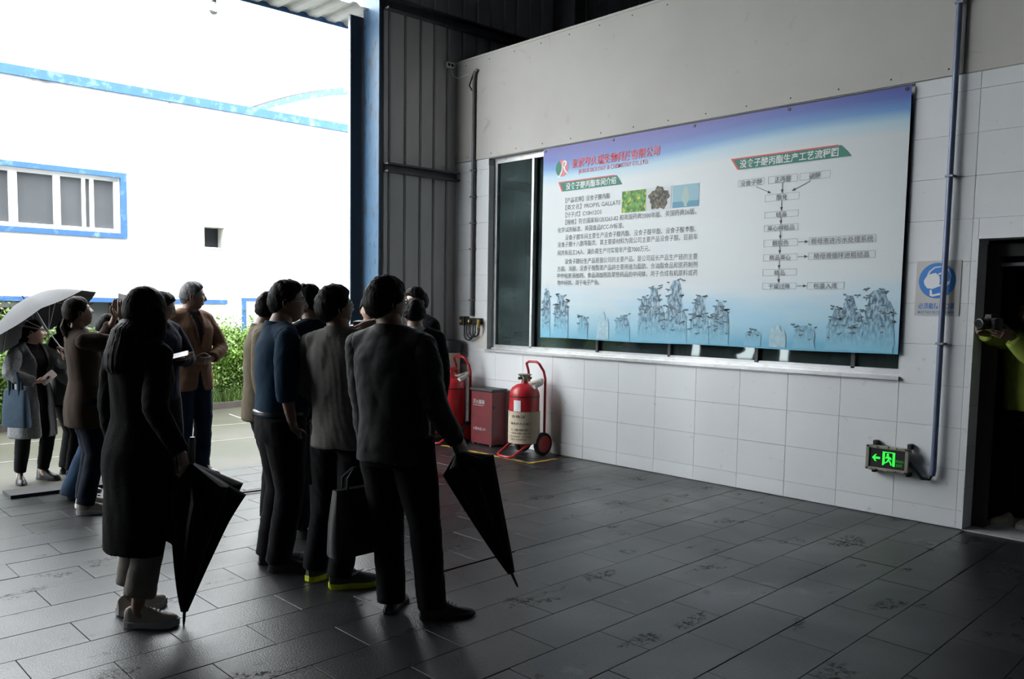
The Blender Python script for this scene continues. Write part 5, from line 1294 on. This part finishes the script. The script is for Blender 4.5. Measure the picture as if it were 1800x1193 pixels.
def ponytail(s, mb, k):
    P = [s.hp(0, -.62, .15), s.hp(0, -.98, -.10), s.hp(0, -1.18, -.5), s.hp(0, -1.1, -.95), s.hp(0, -.95, -1.4), s.hp(0, -.82, -1.75)]
    mb.tube(P, [.25 * k, .14 * k, .30 * k, .38 * k, .30 * k, .06 * k], 12); mb.ball(s.hp(0, -.55, .05), .38 * k, 12, 9)
w2.hair('pulled', 'hair_brown', .13, ponytail, bump=.012)

# 6 jeans, mostly hidden behind 5
p = Person('person in blue flared jeans mostly hidden behind the ponytailed person in brown', (2.25, 7.44), -5, 1.50, sex='f', b=.85, bd=.85, lean=.14, head=(5, -12), feet=[(2.15, 7.58, 0), (2.07, 7.39, -12)], handR=(2.42, 7.32, .98), handL=(2.44, 7.52, .98))
p.trousers('denim', hem=.03, R=(.066, .060, .048, .042, .046, .050), flare=.02, seed=61)
p.shoes('dress', 'leather', 'sole', .25); p.jacket('navy', hem=.50, off=.018, seed=62, collar='navy'); p.hair('pulled', 'hair', .12)

# 7 woman in the grey cardigan under the open umbrella, outside
c = Person('person in a grey knit cardigan over black, standing outside under an open umbrella', (2.22, 8.93), -62, 1.515, z0=GZ, sex='f', b=1.06, bd=1.05, head=(38, 4), skin='skin_lit',
           feet=[(2.26, 8.99, -52), (2.10, 8.97, -98)], handR=(2.17, 8.63, .865), handL=(2.415, 8.60, 1.085), hR=dict(d=(.8, -.25, .1), n=(-.2, .3, .9), curl=.55), hL=dict(d=(-.1, -.1, 1), n=(-.9, -.3, .1), curl=.95), poleR=(-.8, -.3, -.5), poleL=(.6, .2, -.9))
c.trousers('black_cloth', hem=.10, R=(.064, .057, .044, .036, .035, .027), seed=71); c.shoes('boot', 'leather', 'sole', .25)
c.shirt('black_cloth', hem=.32, off=.016, end=.2, name='top', neck=.815)
c.jacket('knit_grey', hem=.285, off=.026, flare=.03, seed=72, amp=.0045, loose=1.18, name='cardigan', th=.007, open_=(lambda z: np.interp(z, [.28, .5, .7, .80, .86], [.045, .050, .055, .075, .085]), .01), zs=.35)
MB().tube([c.N + c.r2 * .052 * math.cos(a) + c.f2 * (.050 * math.sin(a) + .012) + Vector((0, 0, .030 - .012 * math.sin(a))) for a in np.linspace(0, 2 * PI, 25)], .007, 6).build('choker', M['black_cloth'], c.t, True)
def low_tail(s, mb, k):
    mb.ball(s.hp(0, -.5, -.2), (.6 * k, .42 * k, .5 * k), 14, 10); mb.tube([s.hp(0, -.75, -.45), s.hp(.15, -1.05, -.8), s.hp(.3, -1.15, -1.15)], [.34 * k, .33 * k, .16 * k], 12)
c.hair('pulled', 'hair', .13, low_tail, bump=.012)

# 8 woman beside her, grey sweatshirt
d = Person('person with black hair in a grey sweatshirt, right beside the person in grey cardigan', (2.53, 9.02), 2, 1.52, z0=GZ, sex='f', ears=False, head=(-6, -4), skin='skin_lit',
           handR=(2.61, 8.82, .80), hR=dict(d=(.7, .1, .4), n=(0, .5, .8), curl=.6), handL=(2.74, 9.05, .85))
d.trousers('black_cloth', hem=.06, R=(.064, .058, .048, .042, .041, .038), seed=81); d.shoes('dress', 'leather', 'sole', .24)
d.jacket('grey_top', hem=.47, off=.026, seed=82, collar='shirt_white', loose=1.3); d.hair('long', 'hair', .13, long_hair(.06, .085), bump=.012)

# 9 man in navy with a bright phone
e = Person('person in dark navy with glasses, looking down at a bright white phone', (2.82, 7.38), -64, 1.69, head=(44, -14), handR=(2.70, 7.15, 1.10), handL=(2.92, 7.19, 1.13), hR=dict(d=(.75, -.2, .1), n=(-.1, 0, 1), curl=.6), hL=dict(d=(.3, -.7, .1), n=(-.2, 0, 1), curl=.5), poleR=(-.8, .2, -.6), poleL=(.7, .3, -.6))
e.trousers('charcoal', seed=91); e.shoes('dress', 'leather', 'sole'); e.shirt('charcoal'); e.jacket('navy', off=.024, seed=92, collar='navy'); e.hair('short', 'hair', .12); e.glasses()

# 10 man in the brown blazer
f = Person('person in a brown blazer and blue jeans with greying hair, hands clasped', (3.31, 7.90), -82, 1.79, b=1.0, head=(62, 1), twist=6, handR=(3.265, 7.685, 1.085), handL=(3.43, 7.70, 1.09), hR=dict(d=(.85, -.25, -.1), n=(-.1, .8, .4), curl=.65), hL=dict(d=(-.8, -.3, -.15), n=(.1, .8, .4), curl=.7), poleR=(-1, .2, -.5), poleL=(1, .3, -.5))
f.trousers('denim', hem=.04, R=(.055, .058, .048, .041, .040, .036), seed=101, amp=.005); f.shoes('dress', 'leather', 'sole')
f.shirt('shirt_dark', hem=.48, off=.010, end=.9, collar='shirt_white')
j = f.jacket('blazer', hem=.445, off=.022, flare=.018, seed=102, amp=.0045, end=.92, loose=1.1, open_=(lambda z: np.where(z > .66, (z - .66) * .30, np.where(z < .56, (.56 - z) * .30, 0.)), 0.), th=.005, collar='blazer', collar_h=.018)
f.lapels('blazer', j); f.hair('short', 'hair_grey', .11, top=.04); 
m = MB()
for z in (.655, .605): m.ball(f.pt(.10, .01, z) + f.f2 * .01, .010, 10, 6)
# 11 man in tan behind the blue shirt
h = Person('person in a tan jacket seen from behind, half hidden behind the petrol blue shirt', (2.95, 5.73), -28, 1.69, head=(62, 0))
h.trousers('charcoal', seed=111); h.shoes('dress', 'leather', 'sole'); h.jacket('tan', off=.024, seed=112, collar='tan'); h.hair('short', 'hair', .08)
# 12 man in navy blazer, turned away
k = Person('person in a navy blazer between the blue shirt and the light grey jacket', (3.05, 5.20), 104, 1.735, head=(22, -2), handL=None, handR=(3.00, 5.02, .86), hR=dict(curl=.9))
k.trousers('charcoal', seed=121); k.shoes('dress', 'leather', 'sole'); k.jacket('navy', off=.024, seed=122, collar='navy'); k.hair('short', 'hair', .12); k.glasses('chrome')
# 13 man facing the hall, daylight put into his skin colour
q = Person('person with a bright face in black, facing the camera beyond the slate jacket', (4.54, 6.72), -122, 1.68, head=(-6, -4), skin='skin_lit')
q.trousers('charcoal', seed=131); q.shoes('dress', 'leather', 'sole'); q.jacket('black_cloth', off=.02, seed=132, collar='black_cloth'); q.hair('short', 'hair', .12, top=.08)
# 14 man with a white collar, back of the head
n_ = Person('person with short black hair and white collar, seen from behind beyond the slate jacket', (4.24, 5.63), 66, 1.66, head=(-8, 0))
n_.trousers('charcoal', seed=141); n_.shoes('dress', 'leather', 'sole'); n_.jacket('black_cloth', off=.022, seed=142, collar='shirt_white'); n_.hair('short', 'hair', .10)
# 15 man in the black crew neck
t_ = Person('person in a black crew neck top with quiffed hair, facing left by the metal wall', (5.10, 6.68), 176, 1.765, head=(-4, -3), skin='skin_lit')
t_.trousers('charcoal', seed=151); t_.shoes('dress', 'leather', 'sole'); t_.jacket('black_cloth', off=.02, seed=152, name='top'); t_.hair('short', 'hair', .12, top=.14); t_.glasses()
# 16 photographer in the doorway
u_ = Person('person in a lime green long sleeved top standing inside the doorway, holding out a camera', (7.33, 2.06), 160, 1.75, head=(6, -4), belly=.03, feet=[(7.44, 1.92, 150), (7.375, 2.06, 143)],
            handR=(6.83, 2.26, 1.475), handL=(6.87, 2.09, 1.45), hR=dict(d=(-.9, .15, .25), n=(.2, -.9, .2), curl=.75), hL=dict(d=(-.8, .3, .2), n=(.2, .9, .3), curl=.7), poleR=(.3, .3, -1), poleL=(.3, -.4, -1))
u_.trousers('denim_dark', seed=161); u_.shoes('sneaker', 'sneaker_white', 'pale_sole', None, 'canvas'); u_.jacket('green_top', hem=.505, off=.024, seed=162, name='top', end=.93); u_.hair('short', 'hair', .12, top=.05)

# ================================================================== WHAT THEY CARRY
def closed_umbrella(label, tip, top, rim_r, s0, s1, bulge, handle_m='chrome', seed=1, cap_s=None):
    T, P = Vector(tip), Vector(top); ax = P - T; L = ax.length; a = ax.normalized(); bx_ = Vector(bulge); bx_ = bx_ - a * bx_.dot(a)
    e1 = bx_.normalized() if bx_.length > 1e-4 else a.orthogonal().normalized(); e2 = a.cross(e1); r = random.Random(seed)
    t = thing('umbrella', label, 'umbrella', tip); n = 48; ks = 14; vs = []; fs = []
    le = [1 + r.uniform(-.10, .05) for _ in range(8)]
    for i in range(ks + 1):
        u = i / ks
        for j in range(n):
            th = 2 * PI * j / n; w8 = .5 + .5 * math.cos(8 * th); rib = le[int((th / (2 * PI) * 8 + .5)) % 8]
            rad = rim_r * (u ** .92) * (.62 + .38 * w8) + .012 * (1 - u) + .006
            s_ = s0 + (s1 - s0) * u * (1 + (rib - 1) * (u > .7) * (u - .7) / .3) - .04 * L * 0
            c_ = T + a * (s_ * L) + bx_ * (u ** 1.4)
            vs.append(c_ + (e1 * math.cos(th) + e2 * math.sin(th)) * rad)
    for i in range(ks):
        for j in range(n): fs.append((i * n + j, i * n + (j + 1) % n, (i + 1) * n + (j + 1) % n, (i + 1) * n + j))
    o0 = len(vs); c_ = T + a * ((cap_s or (s1 + .06)) * L)
    for j in range(n):
        th = 2 * PI * j / n; vs.append(c_ + (e1 * math.cos(th) + e2 * math.sin(th)) * .022)
    for j in range(n): fs.append((ks * n + j, ks * n + (j + 1) % n, o0 + (j + 1) % n, o0 + j))
    fs.append(tuple(range(n - 1, -1, -1))); fs.append(tuple(o0 + j for j in range(n)))
    MB().add(vs, fs).build('canopy', M['umbrella_black'], t, True)
    MB().tube([T, T + a * .02, T + a * (s0 * L + .02)], [.004, .007, .009], 10).build('ferrule', M['blue_dark'], t, True)
    MB().tube([T + a * ((cap_s or s1) * L), T + a * (.90 * L)], .006, 8).build('shaft', M['steel'], t, True)
    MB().tube([T + a * (.86 * L), T + a * (.87 * L), T + a * (.985 * L), T + a * L], [.013, .017, .017, .012], 14).build('handle', M[handle_m], t, True)
    return t
closed_umbrella('black half-closed umbrella standing on its tip beside the long-haired person in black', (1.685, 4.135, 0.), (1.735, 4.115, .945), .185, .075, .76, (.065, -.06, 0), 'pipe_grey', 3, .86)
closed_umbrella('black furled umbrella hanging from the right hand of the person in slate jacket', (2.99, 3.09, .185), (2.80, 3.42, .95), .135, .09, .78, (.02, -.015, 0), 'black', 5, .87)

# open umbrella over the woman in grey
def open_umbrella():
    hand = Vector((2.418, 8.575, 1.125)); a = Vector((-.46, .32, .82)).normalized(); hub = hand + a * .585
    t = thing('umbrella', 'open charcoal umbrella above the person in the grey cardigan', 'umbrella', hand)
    e1 = Vector((.97, -.25, 0)); e1 = (e1 - a * e1.dot(a)).normalized(); e2 = a.cross(e1); Rr, dome = .55, .236; n = 48; ks = 12; vs = []; fs = []
    for side in (0, 1):
        for i in range(ks + 1):
            u = .02 + .98 * i / ks
            for j in range(n):
                th = 2 * PI * j / n; seg = (th * 8 / (2 * PI)) % 1; sag = math.sin(PI * seg)
                rad = Rr * u * (1 - .055 * sag * u); h = -dome * u * u - .012 * sag * u - side * .0015
                vs.append(hub + (e1 * math.cos(th) + e2 * math.sin(th)) * rad + a * h)
    k = (ks + 1) * n
    for i in range(ks):
        for j in range(n):
            q = (i * n + j, i * n + (j + 1) % n, (i + 1) * n + (j + 1) % n, (i + 1) * n + j); fs.append(q); fs.append(tuple(k + e_ for e_ in q[::-1]))
    for j in range(n): x = ks * n + j; y = ks * n + (j + 1) % n; fs.append((x, y, k + y, k + x)); fs.append(((j + 1) % n, j, k + j, k + (j + 1) % n))
    MB().add(vs, fs).build('canopy', M['umbrella_grey'], t, True)
    MB().tube([hand - a * .02, hub + a * .0], .0055, 8).build('shaft', M['steel'], t, True)
    MB().tube([hub - a * .01, hub + a * .05], [.012, .005], 8).build('ferrule', M['black'], t, True)
    MB().tube([hand - a * .10, hand - a * .09, hand + a * .03], [.010, .016, .013], 12).build('handle', M['black'], t, True)
    run = hub - a * .34
    for j in range(8):
        th = 2 * PI * j / 8; d_ = e1 * math.cos(th) + e2 * math.sin(th)
        rb = MB().tube([hub + d_ * Rr * u - a * (dome * u * u + .006) for u in (.03, .25, .5, .75, .99)], .0028, 6).build('rib', M['steel'], t, True)
        MB().tube([run, hub + d_ * Rr * .5 - a * (dome * .25 + .008)], .0025, 6).build('stretcher', M['steel'], rb, True)
open_umbrella()

def tote(label, c0, ux, w, d_, z0, z1, m, hz, strap_r=.008, hsp=.5, taper=.9, cat='bag', nm='tote_bag'):
    ux = Vector(ux).normalized(); uy = Vector((-ux.y, ux.x, 0)); c0 = Vector((c0[0], c0[1], 0)); t = thing(nm, label, cat, (c0.x, c0.y, z0))
    bm_ = MB(); vs = []
    for z, kx, ky in ((z0, 1., 1.), (z0 + .02, 1.03, 1.05), ((z0 + z1) / 2, 1.0, .92), (z1 - .01, taper, .5), (z1, taper, .42)):
        n = 20
        for j in range(n):
            a = 2 * PI * j / n; ca, sa = math.cos(a), math.sin(a)
            vs.append(c0 + ux * (w / 2 * kx * math.copysign(abs(ca) ** .35, ca)) + uy * (d_ / 2 * ky * math.copysign(abs(sa) ** .35, sa)) + Vector((0, 0, z)))
    fs = [(i * 20 + j, i * 20 + (j + 1) % 20, (i + 1) * 20 + (j + 1) % 20, (i + 1) * 20 + j) for i in range(4) for j in range(20)] + [tuple(range(19, -1, -1)), tuple(80 + j for j in range(20))]
    MB().add(vs, fs).build('bag_body', M[m], t, True)
    for sg in (-1, 1):
        o_ = uy * (sg * d_ * .2); s_ = w * hsp / 2
        MB().tube([c0 + ux * -s_ + o_ + Vector((0, 0, z1 - .05)), c0 + ux * -s_ * .95 + o_ + Vector((0, 0, z1 + (hz - z1) * .55)), c0 + ux * -s_ * .3 + o_ * .3 + Vector((0, 0, hz)), c0 + ux * s_ * .3 + o_ * .3 + Vector((0, 0, hz)), c0 + ux * s_ * .95 + o_ + Vector((0, 0, z1 + (hz - z1) * .55)), c0 + ux * s_ + o_ + Vector((0, 0, z1 - .05))], strap_r, 8).build('strap', M[m], t, True)
    return t
tote('black leather tote bag hanging from the left hand of the person in slate jacket', (2.515, 3.84), (1, .05, 0), .33, .12, .285, .64, 'leather', .745)
tote('black briefcase hanging between the blue shirt and the light grey jacket', (2.905, 5.02), (.74, -.67, 0), .34, .10, .42, .74, 'leather', .82, .009, .35, nm='briefcase')
tote('slate blue canvas tote bag on the arm of the person in grey cardigan', (2.02, 8.66), (.55, -.8, 0), .25, .10, .46, .80, 'tote_blue', .95, .014, .4)
tote('black shoulder bag hanging at the hip of the photographer in lime green', (7.24, 1.86), (.6, -.5, 0), .34, .14, .58, .86, 'black_cloth', 1.05, .012, .6, nm='shoulder_bag')

def phone(label, c0, ux, uy, m, w=.072, l=.15):
    ux = Vector(ux).normalized(); uy = Vector(uy); uy = (uy - ux * uy.dot(ux)).normalized(); un = ux.cross(uy); c0 = Vector(c0)
    t = thing('phone', label, 'phone', c0)
    def slab_(w_, l_, a, b_, ch):
        pts = [(-w_ / 2 + ch, -l_ / 2), (w_ / 2 - ch, -l_ / 2), (w_ / 2, -l_ / 2 + ch), (w_ / 2, l_ / 2 - ch), (w_ / 2 - ch, l_ / 2), (-w_ / 2 + ch, l_ / 2), (-w_ / 2, l_ / 2 - ch), (-w_ / 2, -l_ / 2 + ch)]
        v = [c0 + uy * p_ + ux * q_ + un * a for p_, q_ in pts] + [c0 + uy * p_ + ux * q_ + un * b_ for p_, q_ in pts]
        return MB().add(v, [tuple(range(7, -1, -1)), tuple(range(8, 16))] + [(i, (i + 1) % 8, 8 + (i + 1) % 8, 8 + i) for i in range(8)])
    slab_(w, l, -.004, .004, .008).build('case', M['phone_pink' if m == 'pink' else 'black'], t)
    slab_(w - .008, l - .012, .004, .0048, .006).build('screen', M['phone_white'] if m == 'lit' else M['dark_glass'], t)
    if m == 'pink': slab_(.02, .035, -.0065, -.004, .005).build('lens_island', M['black'], t)
phone('bright white lit phone in the hands of the person in navy', (2.885, 7.11, 1.165), (.85, -.5, .25), (.4, .5, .35), 'lit', .085, .17)
phone('pale pink phone in the hand of the person in the grey cardigan', (2.27, 8.575, .905), (.55, -.35, .6), (.5, -.3, -.6), 'pink')
phone('dark phone held by the person in the grey sweatshirt', (2.68, 8.81, .87), (.2, .1, 1), (.6, -.6, 0), 'dark')
phone('dark phone held up high by the ponytailed person in brown', (2.385, 6.95, 1.63), (0, 1, .1), (0, 0, 1), 'dark')

def camera_thing(label, c0, look, up=(0, 0, 1), s=1.):
    f_ = Vector(look).normalized(); u = Vector(up); u = (u - f_ * u.dot(f_)).normalized(); r_ = f_.cross(u); c0 = Vector(c0)
    t = thing('camera', label, 'camera', c0)
    def bxx(w0, w1, d0, d1, h0, h1, ch=.006):
        m_ = MB().box(w0, w1, d0, d1, h0, h1, ch); m_.v = [tuple(c0 + (r_ * x + f_ * y + u * z) * s) for x, y, z in m_.v]; return m_
    bxx(-.068, .068, -.032, .03, -.048, .035).build('camera_body', M['black'], t); bxx(-.028, .028, -.03, .035, .03, .062).build('prism_hump', M['black'], t); bxx(-.07, -.04, .0, .05, -.045, .032).build('grip', M['rubber'], t)
    ln = MB().tube([c0 + f_ * s * q for q in (.028, .03, .075, .08, .115, .118)], [.030 * s, .034 * s, .034 * s, .037 * s, .037 * s, .030 * s], 20).build('lens_barrel', M['black'], t, True)
    MB().tube([c0 + f_ * s * .1175, c0 + f_ * s * .1195], .029 * s, 20).build('front_glass', M['dark_glass'], ln, True)
    MB().tube([c0 + (r_ * .045 + u * .035) * s, c0 + (r_ * .045 + u * .043) * s], .011 * s, 14).build('dial', M['chrome'], t, True)
camera_thing('black camera held out by the photographer in lime green', (6.785, 2.19, 1.545), (-.9, .42, -.05))
camera_thing('black camera raised in front of the person in the light grey jacket', (2.87, 4.36, 1.45), (.85, .45, .1))
# door bolt rod lying across the floor by the opening
t = thing('floor_bolt', 'thin dark steel bolt rod on the floor near the doorway', 'bolt', (3.4, 6.95, 0))
_a, _b = Vector((3.24, 6.76, .012)), Vector((3.52, 6.74, .012))
MB().tube([_a, _b], .009, 8).build('rod', M['pipe_grey'], t, True); boxes((3.49, 3.57, 6.71, 6.77, 0, .05, .006)).build('catch', M['black'], t)
